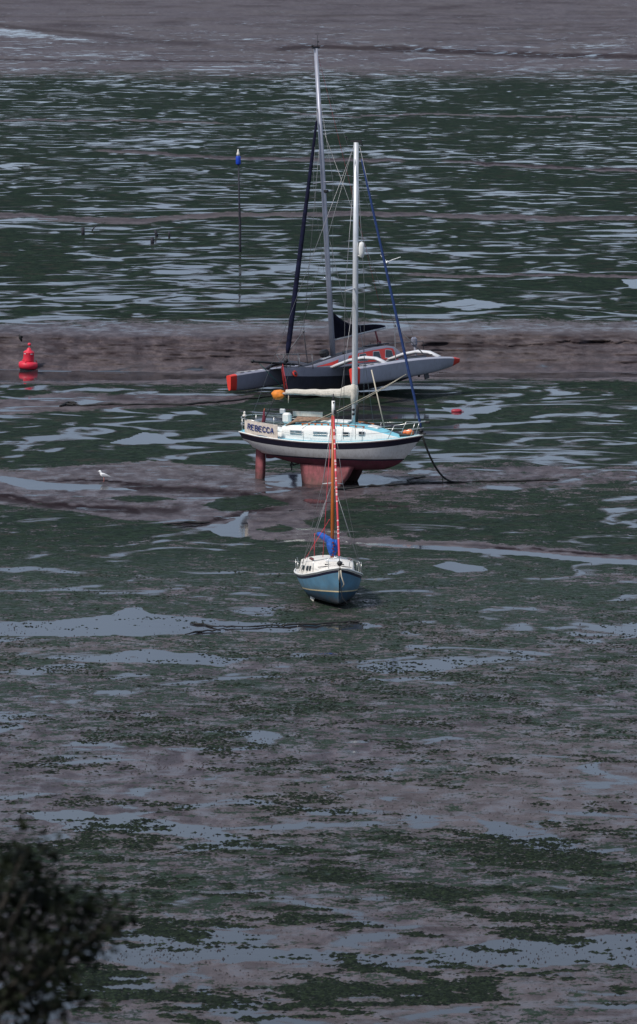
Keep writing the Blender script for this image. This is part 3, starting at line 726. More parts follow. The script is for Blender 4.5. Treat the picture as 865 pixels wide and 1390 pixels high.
    MB().lathe([(.03,0),(.035,.05),(.10,.08),(.09,.14),(.03,.16),(.05,.2),(.05,.26),(.02,.3)], (-3.85,-1.0,zd(-4)+.66), 10).build('stern_light', cream, root)
    MB().box((3.45,.0,zd(3.4)+.09),(.6,.4,.12),None,0,.05).build('anchor_windlass', darkgear, root)
    MB().ball((3.62,-.05,zd(3.5)+.2),.15,10,0,(1.25,1,.95)).ball((3.35,.1,zd(3.5)+.16),.12,8).build('orange_fender', orange_ball, root)
    # the name cloth laced to the after rail
    rr = []
    for k in range(13):
        t = k/12; x = -3.88+t*1.74; yy = -(sm_tab(beam, x)-.05)
        wv = .008*math.sin(t*17)
        rr.append([(x, yy-.035+wv*q, zd(x)+.03+q*(.60-.02*t)-(.03 if q == 0 else 0)*math.sin(t*9)) for q in (0,.33,.66,1)])
    bn = MB().grid(rr); bn.grid([[(p[0], p[1]+.012, p[2]) for p in r] for r in rr], flip=True)
    bn = bn.build('name_cloth', canvas, root)
    xa, xb = -3.62, -2.42; per = list('REBECCA')
    for i, ch in enumerate(per):
        x = xa+(xb-xa)*i/6; yy = -(sm_tab(beam, x)-.05)-.072
        sl = math.atan2(-(sm_tab(beam, x+.1)-sm_tab(beam, x-.1)), .2)
        zsl = math.atan2(zd(x+.1)-zd(x-.1), .2)
        letter(ch, .225, letter_blue, bn, (x, yy, zd(x)+.345), (Matrix.Rotation(sl, 3, 'Z') @ Matrix.Rotation(-zsl, 3, 'Y')).to_euler())
    clew = (3.42,.02,4.95)
    for s_ in (-1, 1): tube('jib_sheet', sag(clew, (-1.2, s_*.95, 2.55), .12), .013, beige, root, 5)
    return root
REB = white_yacht()

# ================================================================== SMALL BLUE BOAT
def blue_boat():
    x, y = place(447, 812)
    root = empty('sailboat', (x, y, -.05))
    root.rotation_euler = (Matrix.Rotation(R(-90+7), 3, 'Z') @ Matrix.Rotation(R(-6.0), 3, 'Y') @ Matrix.Rotation(R(-1.3), 3, 'X')).to_euler()
    tag(root, 'small blue sailboat with orange wooden mast and blue sail bundle, nearest boat', 'sailboat', 'boats aground on the mudflat')
    sheer = [(-3,1.0),(-1,.93),(1,.96),(2.2,1.09),(3.1,1.29)]
    beam = [(-3,.9),(-1.8,1.08),(-.4,1.15),(.8,1.12),(1.8,.93),(2.5,.60),(2.9,.28),(3.1,.03)]
    keel = [(-3,.5),(-1.5,.22),(0,.08),(1.5,.0),(2.5,-.06),(3.1,.0)]
    full = [(-3,.3),(0,.17),(1.2,.20),(2.0,.30),(2.6,.42),(3.1,.7)]
    rake = [(-3,0),(1.6,0),(3.1,.30)]
    st = stations(frange(-3, 3.1, 34), sheer, beam, keel, full, rake)
    lv = [lambda s: s, lambda s: s-.055, lambda s: s-.15, lambda s: (s-.15)*.66+.45*.34, lambda s: (s-.15)*.33+.45*.67, lambda s: .45, lambda s: .405]
    mb = MB(); rows = loft_hull(mb, st, lv, [1, 2, 0, 0, 0, 3, 4, 4])
    mb.build('hull', [blue_hull, cream, navy, yellow_line, blue_under], root)
    MB().grid(deck_grid(rows, .01, .04), flip=True).build('deck', cream, root)
    mb = MB()
    for s in (-1, 1): mb.tube([(r[0][0], s*(r[0][1]+.01), r[0][2]+.01) for r in rows], .03, 6)
    mb.build('gunwale', cabin_white, root)
    for s in (-1, 1):
        mb = MB(); rr = []
        for (xf, xb, z) in [(.9,-.9,.32),(.7,-.75,-.08)]:
            yy = s*(.55+(.32-z)*.35); rr.append([(xb,yy,z),(0,yy-.06,z),(xf,yy,z),(0,yy+.06,z)])
        mb.grid(rr, close=True).build('keel', cream if s < 0 else blue_under, root)
    mb = MB(); rr = []
    for (xf, xb, z) in [(-2.9,-3.3,1.0),(-2.9,-3.35,.0)]: rr.append([(xb,0,z),((xb+xf)/2,-.03,z),(xf,0,z),((xb+xf)/2,.03,z)])
    mb.grid(rr, close=True).build('rudder', wood, root)
    zd = lambda x: sm_tab(sheer, x)+.02
    hw = lambda x: float(np.interp(x, [-1.4,.3,1.2,1.7],[.98,.95,.80,.62]))
    prof = [(-1.4,1.44),(-.8,1.47),(.2,1.46),(.8,1.42),(1.15,1.36),(1.45,1.22),(1.7,1.10)]
    cab = cabin_mesh(MB(), prof, hw, zd, .68, 12, 0, 0, .15).build('cabin', [cream], root)
    for s in (-1, 1):
        for xc, w in ((.85,.20),(.50,.24),(-.3,.5)):
            an = math.atan2(hw(xc+.2)-hw(xc-.2), .4)
            MB().box((xc, s*(hw(xc)-.035), zd(xc)+.21), (w,.04,.20), Matrix.Rotation(s*an, 3, 'Z') @ Matrix.Rotation(s*R(-8)*-1,3,'X'), 0, .02).build('window', glass, cab)
    MB().box((1.05,0,1.50),(.5,.62,.05),Matrix.Rotation(R(10),3,'Y'),0,.02).build('fore_hatch', cabin_white, cab)
    mb = MB(); mb.tube([(1.56,y_*.62,1.26+.05*(1-y_*y_)) for y_ in (-1,-.5,0,.5,1)], .014, 6).build('forward_rail', darkgear, cab)
    for s in (-1, 1):
        mb = MB()
        for k in range(3): mb.ball((.6-.28*k, s*(.71-.005*k), 1.52), .06, 6, 0, (1.4,.9,.9))
        mb.tube([(.75,s*.7,1.50),(-.3,s*.72,1.52)], .02, 6)
        mb.build('grab_rail', mat('maroon_wood', (.12,.03,.03), .6), cab)
    MB().box((1.42,.0,1.36),(.05,.7,.04)).build('deck_bar', darkgear, cab)
    mast = MB().tube([(.75,0,1.50),(.72,0,4.2),(.66,0,6.85)], [.068,.064,.056], 12).tube([(.66,0,6.84),(.64,0,7.36)], .062, 12, 1).build('mast', [wood, cabin_white], root)
    MB().tube([(.64,0,7.3),(.63,0,7.62)], [.05,.02], 8).box((.72,0,7.3),(.24,.05,.05)).build('masthead', darkgear, mast)
    MB().box((.74,.06,6.95),(.1,.1,.16),None,0,.02).build('mast_block', darkgear, mast)
    MB().tube([(.7,-.38,4.3),(.74,0,4.34),(.7,.38,4.3)], .018, 6).build('spreader', alu, mast)
    # blue sail bundle on the boom, flaked against the mast
    rr = []
    path = [(.80,0,1.66,.09),(.82,0,1.80,.15),(.80,-.02,1.98,.19),(.70,-.03,2.13,.19),(.45,-.06,2.20,.14),(.15,-.12,2.24,.13),(-.3,-.20,2.32,.12),(-.75,-.28,2.38,.10),(-.95,-.32,2.40,.07)]
    MB().tube([p[:3] for p in path], [p[3] for p in path], 12).tube([(.78,.14,2.25),(.80,.1,1.9),(.80,.05,1.66)], [.05,.11,.06], 10).build('blue_sail_bundle', bluecloth, root)
    tube('boom', [(.7,0,2.1),(-1.15,-.36,2.40)], .04, wood, root)
    for k in range(5): MB().ball((.97, .03*(k%2), 1.7+.11*k), .04, 6).build('sail_tie', ensign, root)
    top = Vector((.68,0,7.0)); stem = Vector((3.0,0,1.32))
    fs = tube('forestay', [stem, top], .014, wire, root)
    # red and white twisted furled headsail rope, striped along its length
    pts = [stem.lerp(top, t) for t in frange(.07, .96, 110)]
    mbr = MB()
    for i in range(len(pts)-1): mbr.tube([pts[i], pts[i+1]], .042, 6, 0 if random.random() < .7 else 1, cap=False)
    mbr.build('red_furled_headsail', [redrope, mat('pink_cloth', (.75,.45,.45), .7)], fs)
    MB().ball((2.98,0,1.46),.10,10).build('furling_drum', darkgear, fs)
    for s in (-1, 1):
        tube('shroud', [(.55,s*1.13,1.05),(.7,s*.38,4.3),(.66,0,6.9)], .008, wire, root, 5)
        tube('shroud', [(.2,s*1.15,1.05),(.74,s*.03,4.3)], .008, wire, root, 5)
        tube('shroud', [(.95,s*1.10,1.05),(.74,s*.03,4.3)], .008, wire, root, 5)
    tube('backstay', [(-2.9,-.3,1.05),(.64,0,7.1)], .008, wire, root, 5)
    tube('halyard', [(.80,-.35,1.6),(.70,-.06,6.8)], .012, redrope, root, 5)
    tube('mainsheet', [(-1.4,-.40,2.40),(-2.2,-.3,1.0)], .015, redrope, root, 5)
    tube('jib_sheet', [(.3,-.95,1.5),(.70,-.1,3.0)], .012, redrope, root, 5)
    tube('halyard', [(.78,.12,1.6),(.70,.05,6.8)], .009, wire, root, 5)
    yb = lambda x: sm_tab(beam, x)-.05
    mb = MB()
    for s in (-1, 1):
        mb.tube([(1.9,s*yb(1.9),zd(1.9)),(2.0,s*yb(1.9),zd(2)+.42)],.014,6); mb.tube([(2.7,s*yb(2.7)*.9,zd(2.7)),(2.8,s*yb(2.7),zd(2.7)+.42)],.014,6)
    mb.tube([(2.0,-yb(1.9),zd(2)+.42),(2.8,-yb(2.7),zd(2.7)+.42),(3.1,0,zd(3)+.40),(2.8,yb(2.7),zd(2.7)+.42),(2.0,yb(1.9),zd(2)+.42)],.016,6)
    mb.build('pulpit', steel, root)
    for s in (-1, 1):
        for xx in (.6,-.6,-1.8): tube('stanchion', [(xx,s*yb(xx),zd(xx)),(xx,s*(yb(xx)+.02),zd(xx)+.45)],.012,steel,root,6)
        tube('guard_wire', [(2.0,s*yb(1.9),zd(2)+.42),(.6,s*yb(.6),zd(.6)+.44),(-.6,s*yb(-.6),zd(-.6)+.44),(-2.7,s*yb(-2.7),zd(-2.7)+.44)],.007,steel,root,5)
    # mooring lines over the bow
    MB().tube([(3.1,-.03,1.22),(3.17,-.02,.9),(3.12,.03,.55),(3.05,.1,.2),(3.2,.28,-.0)], .016, 6).build('mooring_line', darkgear, root)
    MB().tube([(3.12,.02,1.22),(3.18,.04,1.0),(3.2,.14,.72),(3.1,.1,.60)], .024, 6).tube([(3.1,-.03,1.2),(3.16,-.05,.95),(3.12,-.03,.8)],.02,6).build('fender_line', beige, root)
    return root
BLU = blue_boat()

# ================================================================== TRIMARAN
def trimaran():
    x, y = place(479, 533)
    root = empty('trimaran', (x, y, 0))
    root.rotation_euler = (Matrix.Rotation(R(228), 3, 'Z') @ Matrix.Rotation(R(6.4), 3, 'X')).to_euler()
    tag(root, 'grey and red trimaran with three hulls leaning on the mud bank behind', 'trimaran', 'boats aground on the mudflat')
    sheer = [(-5.2,1.50),(-3,1.38),(0,1.38),(3,1.52),(5.25,1.74)]
    beam = [(-5.2,.72),(-3,.80),(-1,.82),(1.5,.70),(3.5,.42),(4.8,.12),(5.25,.03)]
    keel = [(-5.2,.55),(-3,.22),(-1,.08),(1,.02),(3.5,.03),(5.25,.15)]
    full = [(-5.2,.30),(0,.24),(3,.36),(5.25,.7)]
    rake = [(-5.2,0),(3,0),(5.25,.12)]
    st = stations(frange(-5.2, 5.25, 34), sheer, beam, keel, full, rake)
    lv = [lambda s: s, lambda s: s-.06, lambda s: s-.42, lambda s: s-.45, lambda s: s-.8]
    mb = MB(); rows = loft_hull(mb, st, lv, [0, 0, 0, 1, 1, 1])
    hl = mb.build('main_hull', [tri_grey, tri_dark], root)
    # red stem stripe and round dark badge with red ring
    MB().tube([(5.262,0,1.75),(5.22,0,1.2),(5.15,0,.3)], .05, 6).build('red_stem', tri_red, hl)
    MB().lathe([(.17,0),(.17,.02),(.10,.03)], (4.55,.215,1.34), 16, 0, Matrix.Rotation(R(-75),3,'X') @ Matrix.Identity(3)).build('red_badge', tri_red, hl)
    MB().lathe([(.09,.03),(.09,.045),(.02,.05)], (4.55,.215,1.34), 14, 0, Matrix.Rotation(R(-75),3,'X')).build('badge_centre', tri_dark, hl)
    MB().grid(deck_grid(rows, .005, .06), flip=True).build('deck', tri_deck, root)
    # coachroof
    zd = lambda q: sm_tab(sheer, q)+.015
    hw = lambda q: float(np.interp(q, [-3.2,-1,1.5,3.3,3.9],[.72,.76,.60,.32,.15]))
    prof = [(-3.35,1.80),(-2.9,2.16),(-2.3,2.27),(-1.2,2.25),(0,2.16),(1.2,2.03),(2.4,1.84),(3.3,1.68),(3.9,1.62)]
    rows2 = []
    cab = cabin_mesh(MB(), prof, hw, zd, .74, 10, 0, 1, .06).build('coachroof', [tri_grey, tri_deck], root)
    def side_patch(name, quad, m, parent, off=.006, s=1):
        """flat panel following the cabin side: quad of (x, fraction of height)"""
        V = []
        N = 8
        for i in range(N+1):
            t = i/N
            xl = quad[0][0]+(quad[1][0]-quad[0][0])*t; fl = quad[0][1]+(quad[1][1]-quad[0][1])*t
            xu = quad[3][0]+(quad[2][0]-quad[3][0])*t; fu = quad[3][1]+(quad[2][1]-quad[3][1])*t
            row = []
            for k in range(4):
                q = k/3; xx = xl+(xu-xl)*q; ff = fl+(fu-fl)*q
                zt = float(np.interp(xx, [p[0] for p in prof], [p[1] for p in prof]))-.03; zb = zd(xx)
                w = hw(xx); wt = w-(zt+.03-zb)*.26*.6
                row.append((xx, s*(w+(wt-w)*ff+off), zb+(zt-zb)*ff))
            V.append(row)
        mb = MB(); mb.grid(V, flip=s > 0)
        mb.grid([[(p[0], p[1]-s*.02, p[2]) for p in r] for r in V])
        return mb.build(name, m, parent)
    for s in (1, -1):
        band = side_patch('red_band', [(-3.0,.12),(1.0,.22),(.7,.85),(-2.75,.90)], tri_red, cab, .006, s)
        side_patch('red_wedge', [(1.6,.22),(3.0,.25),(2.95,.4),(1.5,.75)], tri_red, cab, .006, s)
        for x0 in (-2.3,-1.3,-.25):
            side_patch('window', [(x0-.36,.26),(x0+.34,.30),(x0+.20,.80),(x0-.30,.77)], beam_white, cab, .012, s)
            side_patch('pane', [(x0-.33,.28),(x0+.30,.34),(x0+.17,.77),(x0-.28,.74)], glass, cab, .018, s)
    MB().box((-2.3,0,2.36),(1.0,.7,.06),None,0,.02).box((-1.4,.1,2.34),(.5,.4,.06),None,0,.02).build('deck_hatch', tri_deck, cab)
    MB().box((2.0,.1,1.96),(.6,.3,.05),Matrix.Rotation(R(9),3,'Y'),0,.02).build('pale_hatch', beam_white, cab)
    for (xx, yy) in ((-2.0,.3),(-2.0,-.3),(.9,.4)): MB().lathe([(.07,0),(.07,.06),(.05,.08),(.06,.15),(.02,.16)], (xx,yy,2.32 if xx < 0 else 2.10), 10).build('winch', darkgear, cab)
    # floats
    for s, nm in ((1, 'port'), (-1, 'star')):
        fsheer = [(-3.7,1.30),(-2,1.44),(0,1.50),(2.5,1.46),(4.75,1.38)]
        fbeam = [(-3.7,.05),(-3.2,.20),(-2,.36),(0,.42),(2.5,.36),(4,.24),(4.75,.16)]
        fkeel = [(-3.7,1.12),(-3.0,.95),(-1.5,.76),(.5,.66),(2.5,.60),(4.0,.60),(4.75,.66)]
        ffull = [(-3.7,.5),(0,.3),(4.75,.28)]
        frake = [(-3.7,0),(3,0),(4.75,-.02)]
        xs = frange(-3.7, 4.75, 40); st = stations(xs, fsheer, fbeam, fkeel, ffull, frake)
        lv = [lambda q: q, lambda q: q-.03, lambda q: q-.3, lambda q: q-.5, lambda q: q-.6]
        rr = hull_rows(st, lv, 5); n = len(rr[0])
        oy = s*4.3
        full = [[(a, -b+oy, c) for a, b, c in r] + [(a, b+oy, c) for a, b, c in r[::-1][1:]] for r in rr]
        # rounded top closes the float
        tops = []
        for r in rr:
            a, b, c = r[0]; tops.append([(a, oy+b*math.cos(t), c+.10*math.sin(t)*min(1, b/.2)) for t in frange(0, math.pi, 7)])
        def fmi(i, k, xs=xs):
            if xs[i] > 4.12-0.5*0: return 1
            if xs[i] < -3.12: return 1
            return 0
        mb = MB(); mb.grid(full, fmi, flip=True); mb.grid(tops, fmi)
        r = full[-1]; mb.add(r + tops[-1][1:-1], [tuple(range(len(r)+len(tops[-1])-2))], 1)
        r = full[0]; mb.add(r, [tuple(range(len(r)))], 1)
        fl = mb.build('float', [tri_lilac if s > 0 else tri_grey, tri_red], root)
        if s > 0: MB().box((-1.0,oy,.64),(.35,.04,.34),Matrix.Rotation(R(12),3,'Y')).build('fin', tri_dark, fl)
        mb = MB()
        for k in range(6): mb.box((3.8-.55*k, oy, 1.56), (.34,.3,.02), None, 0, .008)
        mb.build('grip_pads', beam_white, fl)
        # crossbeams
        for bx in (2.0,-2.2):
            path = [(bx, s*.35, 1.40),(bx, s*.9, 1.55),(bx, s*1.8, 1.76),(bx, s*2.8, 1.86),(bx, s*3.6, 1.78),(bx, s*4.25, 1.52)]
            MB().tube(path, [.09,.10,.10,.10,.09,.08], 10, 0, True, 1.9).build('crossbeam', beam_white if s > 0 else tri_dark, root)
        tube('net_lacing', [(2.0, s*3.9, 1.68),(-2.2, s*3.9, 1.68)], .02, darkgear, root, 5)
        MB().grid([[(xx, s*yy, 1.44+.10*(yy/4)) for yy in frange(.75,3.95,6)] for xx in frange(-2.1,1.9,6)]).grid([[(xx, s*yy, 1.42+.10*(yy/4)) for yy in frange(.75,3.95,6)] for xx in frange(-2.1,1.9,6)], flip=True).build('trampoline', net, root)
        # shroud bridle
        ap = (-.1, s*3.2, 3.35)
        tube('shroud', [ap, (.72,0,14.0)], .012, wire, root, 5)
        mb = MB(); mb.tube([ap,(1.2,s*4.2,1.55)], .028, 5); mb.tube([ap,(-1.3,s*4.2,1.55)], .028, 5); mb.ball(ap, .07, 6)
        mb.build('shroud_bridle', wire_dk, root)
        tube('lower_shroud', [(.3,s*.75,1.7),(1.1,0,9.4)], .010, wire, root, 5)
    # bowsprit with net lines, pulpit
    tube('bowsprit', [(4.3,0,1.80),(7.4,0,2.2)], [.07,.06], darkgear, root)
    MB().ball((7.42,0,2.21),.10,8).build('bowsprit_cap', darkgear, root)
    tube('bobstay', [(7.0,0,2.12),(5.15,0,.55)], .018, greenrope, root, 5)
    tube('bow_line', [(5.3,.1,1.9),(5.45,.5,.1)], .012, redrope, root, 5)
    mb = MB()
    for s in (-1, 1):
        mb.tube([(5.0,s*.1,1.7),(5.35,s*.22,2.4)],.022,6); mb.tube([(4.3,s*.3,1.65),(4.35,s*.34,2.35)],.022,6)
        mb.tube([(5.35,s*.22,2.4),(4.35,s*.34,2.35),(3.4,s*.45,2.25)],.018,6); mb.tube([(3.4,s*.45,1.5),(3.4,s*.45,2.25)],.02,6)
    mb.tube([(5.35,-.22,2.4),(5.5,0,2.42),(5.35,.22,2.4)],.022,6)
    mb.build('pulpit', mat('dull_rail', (.22,.22,.23), .4, metal=.4), root)
    # mast
    mast = MB().tube([(1.3,0,1.95),(1.15,0,6),(.9,0,12),(.66,0,17.95)], [.155,.15,.14,.115], 12, 0, True, .75).build('mast', alu_grey, root)
    MB().box((.66,0,18.0),(.55,.08,.10)).tube([(.5,0,18.0),(.45,0,18.65)],.012,5).box((.45,0,18.7),(.3,.02,.02)).ball((.9,0,18.1),.06,6).ball((.45,0,18.3),.05,6).build('masthead', darkgear, mast)
    MB().box((.95,.15,10.55),(.2,.25,.15),None,0,.03).build('mast_light', darkgear, mast)
    tube('spreader', [(.95,-.7,11.0),(1.0,0,11.05),(.95,.7,11.0)], .022, alu_grey, mast)
    for s in (-1, 1): tube('diamond_stay', [(1.2,s*.1,4.0),(.95,s*.7,11.0),(.75,s*.08,15.5)], .008, wire, mast, 5)
    # furled jib
    a = Vector((4.9,0,1.95)); b = Vector((.95,0,14.55))
    js = tube('forestay', [a, b+Vector((-.05,0,.3))], .015, wire, root)
    MB().tube([a.lerp(b, t) for t in (.03,.06,.2,.5,.8,.97,.98)], [.06,.13,.135,.115,.09,.06,.02], 8).build('furled_jib', mat('dark_jib', (.006,.007,.022), .9, var=.5, spec=.15), js)
    MB().lathe([(.06,0),(.12,.03),(.12,.16),(.06,.2)], a, 10).build('furling_drum', darkgear, js)
    # boom with dark sail cover
    boom = tube('boom', [(1.2,0,2.86),(-2.95,0,3.20)], .075, beam_white, root)
    rr = []
    for t, hh in zip(frange(0, 1, 15), [1.50,1.28,1.05,.84,.68,.56,.47,.41,.37,.34,.31,.27,.22,.16,.08]):
        xx = 1.22-4.15*t; zb = 2.90+.34*t
        w = .12-.05*t + .01*math.sin(t*30)
        rr.append([(xx,-w,zb),(xx,-w*.95,zb+hh*.35),(xx,-.045,zb+hh*.85),(xx,0,zb+hh),(xx,.045,zb+hh*.85),(xx,w*.95,zb+hh*.35),(xx,w,zb)])
    mb = MB(); mb.grid(rr, flip=True); mb.add(rr[0], [tuple(range(7))]); mb.add(rr[-1], [tuple(range(7))[::-1]])
    mb.build('sail_cover', darksail, boom)
    MB().tube([(-2.15,0,3.12),(-2.35,0,2.38)], .05, 6).box((-2.38,0,2.44),(.22,.2,.2),None,0,.04).build('mainsheet', mat('redbrown_rope', (.16,.04,.05), .8), root)
    tube('topping_lift', [(-2.9,0,3.5),(.6,0,17.9)], .007, redrope, root, 5)
    tube('backstay', [(-4.9,.5,1.7),(.66,0,17.7)], .006, wire, root, 5)
    # stern gear: outboard, rail, sheltering dinghy shape
    MB().box((-4.9,.25,2.3),(.34,.3,.5),None,0,.10).tube([(-4.9,.25,2.1),(-4.95,.25,1.2)],.06,8).build('outboard_motor', tri_grey, root)
    mb = MB()
    for s in (-1, 1):
        mb.tube([(-3.6,s*.7,1.6),(-3.6,s*.72,2.3),(-5.1,s*.7,2.3),(-5.1,s*.68,1.65)],.02,6)
    mb.tube([(-5.1,-.7,2.3),(-5.1,.7,2.3)],.02,6).build('stern_rail', wire_dk, root)
    MB().box((1.85,-.1,2.2),(.42,.5,.36),Matrix.Rotation(R(20),3,'Y'),0,.1).build('folded_spray_hood', darkgear, root)
    tube('rudder_stock', [(-5.2,0,1.6),(-5.35,0,.4)], .06, tri_dark, root)
    return root
TRI = trimaran()

# ================================================================== BUOY, POST, SMALL THINGS
def bz(px, py, z=0):
    X, Y = place(px, py, z); return Vector((X, Y, z))
def buoy():
    p = bz(38, 502)
    root = empty('channel_buoy', p, (R(2), R(4), 0)); root.scale = (.92,)*3; tag(root, 'red navigation buoy sitting in the narrow channel at the left', 'buoy')
    MB().lathe([(.10,-.12),(.42,-.06),(.50,.06),(.46,.12)], n=28).build('shade_disc', darkgear, root)  # near-black disc painting in the shadow under the float ring
    MB().lathe([(.44,.09),(.55,.12),(.57,.30),(.56,.42),(.50,.47),(.36,.50),(.34,.52)], n=28).build('float_ring', buoy_red, root)
    bd = MB().lathe([(.34,.50),(.32,.60),(.315,1.02),(.33,1.06),(.29,1.10),(.14,1.20),(.10,1.30),(.05,1.33)], n=28).build('tower', buoy_red, root)
    for a in (-2.3,-.95): MB().box((.32*math.cos(a),.32*math.sin(a),.98),(.03,.15,.05),Matrix.Rotation(a,3,'Z'),0,.01).build('reflector', alu, bd)
    MB().tube([(0,0,1.3),(0,0,1.48)],.025,6).build('lamp_stem', steel, root)
    MB().lathe([(.08,1.46),(.10,1.50),(.10,1.58),(.03,1.62)], n=12).build('topmark', buoy_red, root)
    mb = MB()
    for a in (.3, 2.4, 4.4): mb.tube([(.5*math.cos(a),.5*math.sin(a),.42),(.5*math.cos(a),.5*math.sin(a),.55),(.42*math.cos(a),.42*math.sin(a),.56)],.025,6)
    mb.build('lifting_eye', buoy_red, root)
buoy()
def post():
    p = bz(326, 342, FAR)
    root = empty('channel_marker_post', p, (0, R(-.7), 0)); tag(root, 'thin tall dark withy post topped by a blue drum', 'marker post')
    mb = MB().tube([(0,0,-.3),(0,0,.4),(.02,0,1.7),(0,0,3.1),(-.02,0,6.1)], [.10,.09,.09,.07,.04], 8).build('pole', polemat, root)
    MB().lathe([(.03,5.95),(.15,6.0),(.17,6.05),(.17,6.5),(.155,6.54),(.05,6.58)], (-.03,0,0), 14).build('drum', drumblue, root)
    MB().lathe([(.12,6.58),(.11,6.75),(.06,6.85),(.045,7.0),(.01,7.03)], (-.03,0,0), 10).build('pale_cap', cream, root)
post()

def lump(mb, c, r, seed, flat=.6):
    rnd = random.Random(seed); rows = []
    for i in range(5):
        t = math.pi*i/4
        rows.append([(c[0]+r*math.sin(t)*math.cos(2*math.pi*k/7)*rnd.uniform(.75,1.2), c[1]+r*math.sin(t)*math.sin(2*math.pi*k/7)*rnd.uniform(.75,1.2), c[2]-r*flat*math.cos(t)) for k in range(7)])
    mb.grid(rows, close=True)
# stumps and birds on the far flat
stump_specs = [(113,319,.55,.13,0,'short dark stump on the far left flat beside a leaning stake'), (207,330,.42,.13,0,'small dark stump below the pair of stubs on the far flat'),
               (214,321,.48,.11,25,'small leaning dark stub left of the tiny one on the far flat'), (230,321,.34,.08,0,'tiniest dark stub on the far flat')]
for px, py, h, r, lean, lb in stump_specs:
    p = bz(px, py, FAR); mb = MB(); a = R(lean)
    mb.tube([(0,0,-.2),(-math.sin(a)*h*.5,0,h*.5),(-math.sin(a)*h,0,h*math.cos(a))], [r*1.1, r, r*.85], 7)
    o = mb.build('mooring_stump', polemat); o.location = p; tag(o, lb, 'stump', 'old stumps on the far flat')
p = bz(124, 313, FAR); o = MB().tube([(0,0,-.1),(.2,0,.2),(.42,0,.42)], [.05,.05,.03], 6).build('leaning_stake', polemat); o.location = p; tag(o, 'thin dark stake leaning right beside a stump on the far flat', 'stake')

def gull_standing():
    p = bz(141.5, 654); p.z = 0.0
    mb = MB(); prof = [(-.30,.30,.012),(-.22,.30,.035),(-.10,.31,.075),(.03,.335,.095),(.12,.37,.085),(.17,.43,.055),(.185,.48,.05),(.20,.515,.055),(.235,.535,.045),(.27,.53,.02),(.32,.515,.008)]
    mb.tube([(a*1.0,0,b) for a, b, r in prof], [r*1.1 for a, b, r in prof], 12, 0, True, .85)
    o = mb.build('herring_gull', gullwhite); o.location = p; o.rotation_euler = (0,0,R(165)); o.scale = (.88,)*3
    tag(o, 'white gull standing on the mud to the left of the named sailboat', 'gull')
    for s in (-1, 1):
        rr = []
        for a, b, w in ((.12,.37,.01),(.05,.37,.06),(-.08,.345,.07),(-.22,.315,.045),(-.36,.285,.008)):
            rr.append([(a, s*(.085*(1.0 if a > -.1 else .6)), b-w), (a, s*(.105*(1.0 if a > -.1 else .6)), b), (a, s*(.07*(1 if a > -.1 else .6)), b+w*.8)])
        MB().grid(rr).grid(rr, flip=True).build('wing', gullgrey, o)
        MB().tube([(0,s*.035,.25),(.01,s*.035,.12),(0,s*.035,.0)],.012,5).tube([(0,s*.035,.01),(.07,s*.035,.005)],.014,5).build('leg', gull_leg, o)
gull_standing()
def gull_flying():
    # passing behind the masts over the far flat
    X, Y = place(526, 356, 3.5); p = Vector((X, Y, 3.5))
    mb = MB(); prof = [(-.28,0,.02),(-.18,0,.05),(0,0,.10),(.13,.0,.08),(.2,.01,.06),(.25,.0,.03),(.3,-.01,.008)]
    mb.tube([(a,0,b) for a, b, r in prof], [r for a, b, r in prof], 10)
    o = mb.build('flying_gull', gullwhite); o.location = p; o.rotation_euler = (R(0), R(0), R(-100)); tag(o, 'white gull flying low past the blue furled sail', 'gull')
    for s, L, up in ((1, .72, .26), (-1, .40, .34)):
        pts = [(.03,s*.06,.04,.11),(.07,s*L*.35,up*.55,.10),(.0,s*L*.75,up*.9,.07),(-.08,s*L*1.1,up*1.25,.02)]
        rr = [[(x+w,y,z),(x,y,z+.02),(x-w,y,z)] for x,y,z,w in pts]
        MB().grid(rr).grid([[(q[0],q[1],q[2]-.02) for q in r] for r in rr], flip=True).build('wing', gullwhite, o)
gull_flying()
X, Y = place(28, 459, 2.4)
mb = MB().tube([(-.16,0,.14),(-.08,0,.05),(0,0,0),(.08,0,-.06),(.16,0,-.12)], [.02,.07,.09,.07,.02], 8)
o = mb.build('small_dark_bird', birdblack); o.location = (X, Y, 2.4); o.rotation_euler = (0, R(30), R(30)); tag(o, 'small black bird in the air above the red buoy', 'bird')
for s in (-1, 1):
    rr = [[(.06,s*.03,.02),(-.06,s*.03,.02)],[(.05,s*.16,.12),(-.08,s*.16,.12)],[(-.04,s*.26,.10),(-.08,s*.26,.10)]]
    MB().grid(rr).grid(rr, flip=True).build('wing', birdblack, o)
# small red mooring buoy lying in a puddle
p = bz(620, 559); o = MB().lathe([(.03,-.32),(.13,-.27),(.16,-.1),(.16,.12),(.12,.26),(.03,.32)], n=14, rot=Matrix.Rotation(R(88),3,'Y')).tube([(.3,0,0),(.42,0,-.02)],.03,6).build('mooring_buoy', mat('dull_red_plastic', (.33,.02,.04), .5)); o.location = p+Vector((0,0,.04)); o.scale = (.85,.8,.7); tag(o, 'small red mooring buoy lying in a puddle right of the sailboats', 'mooring buoy')

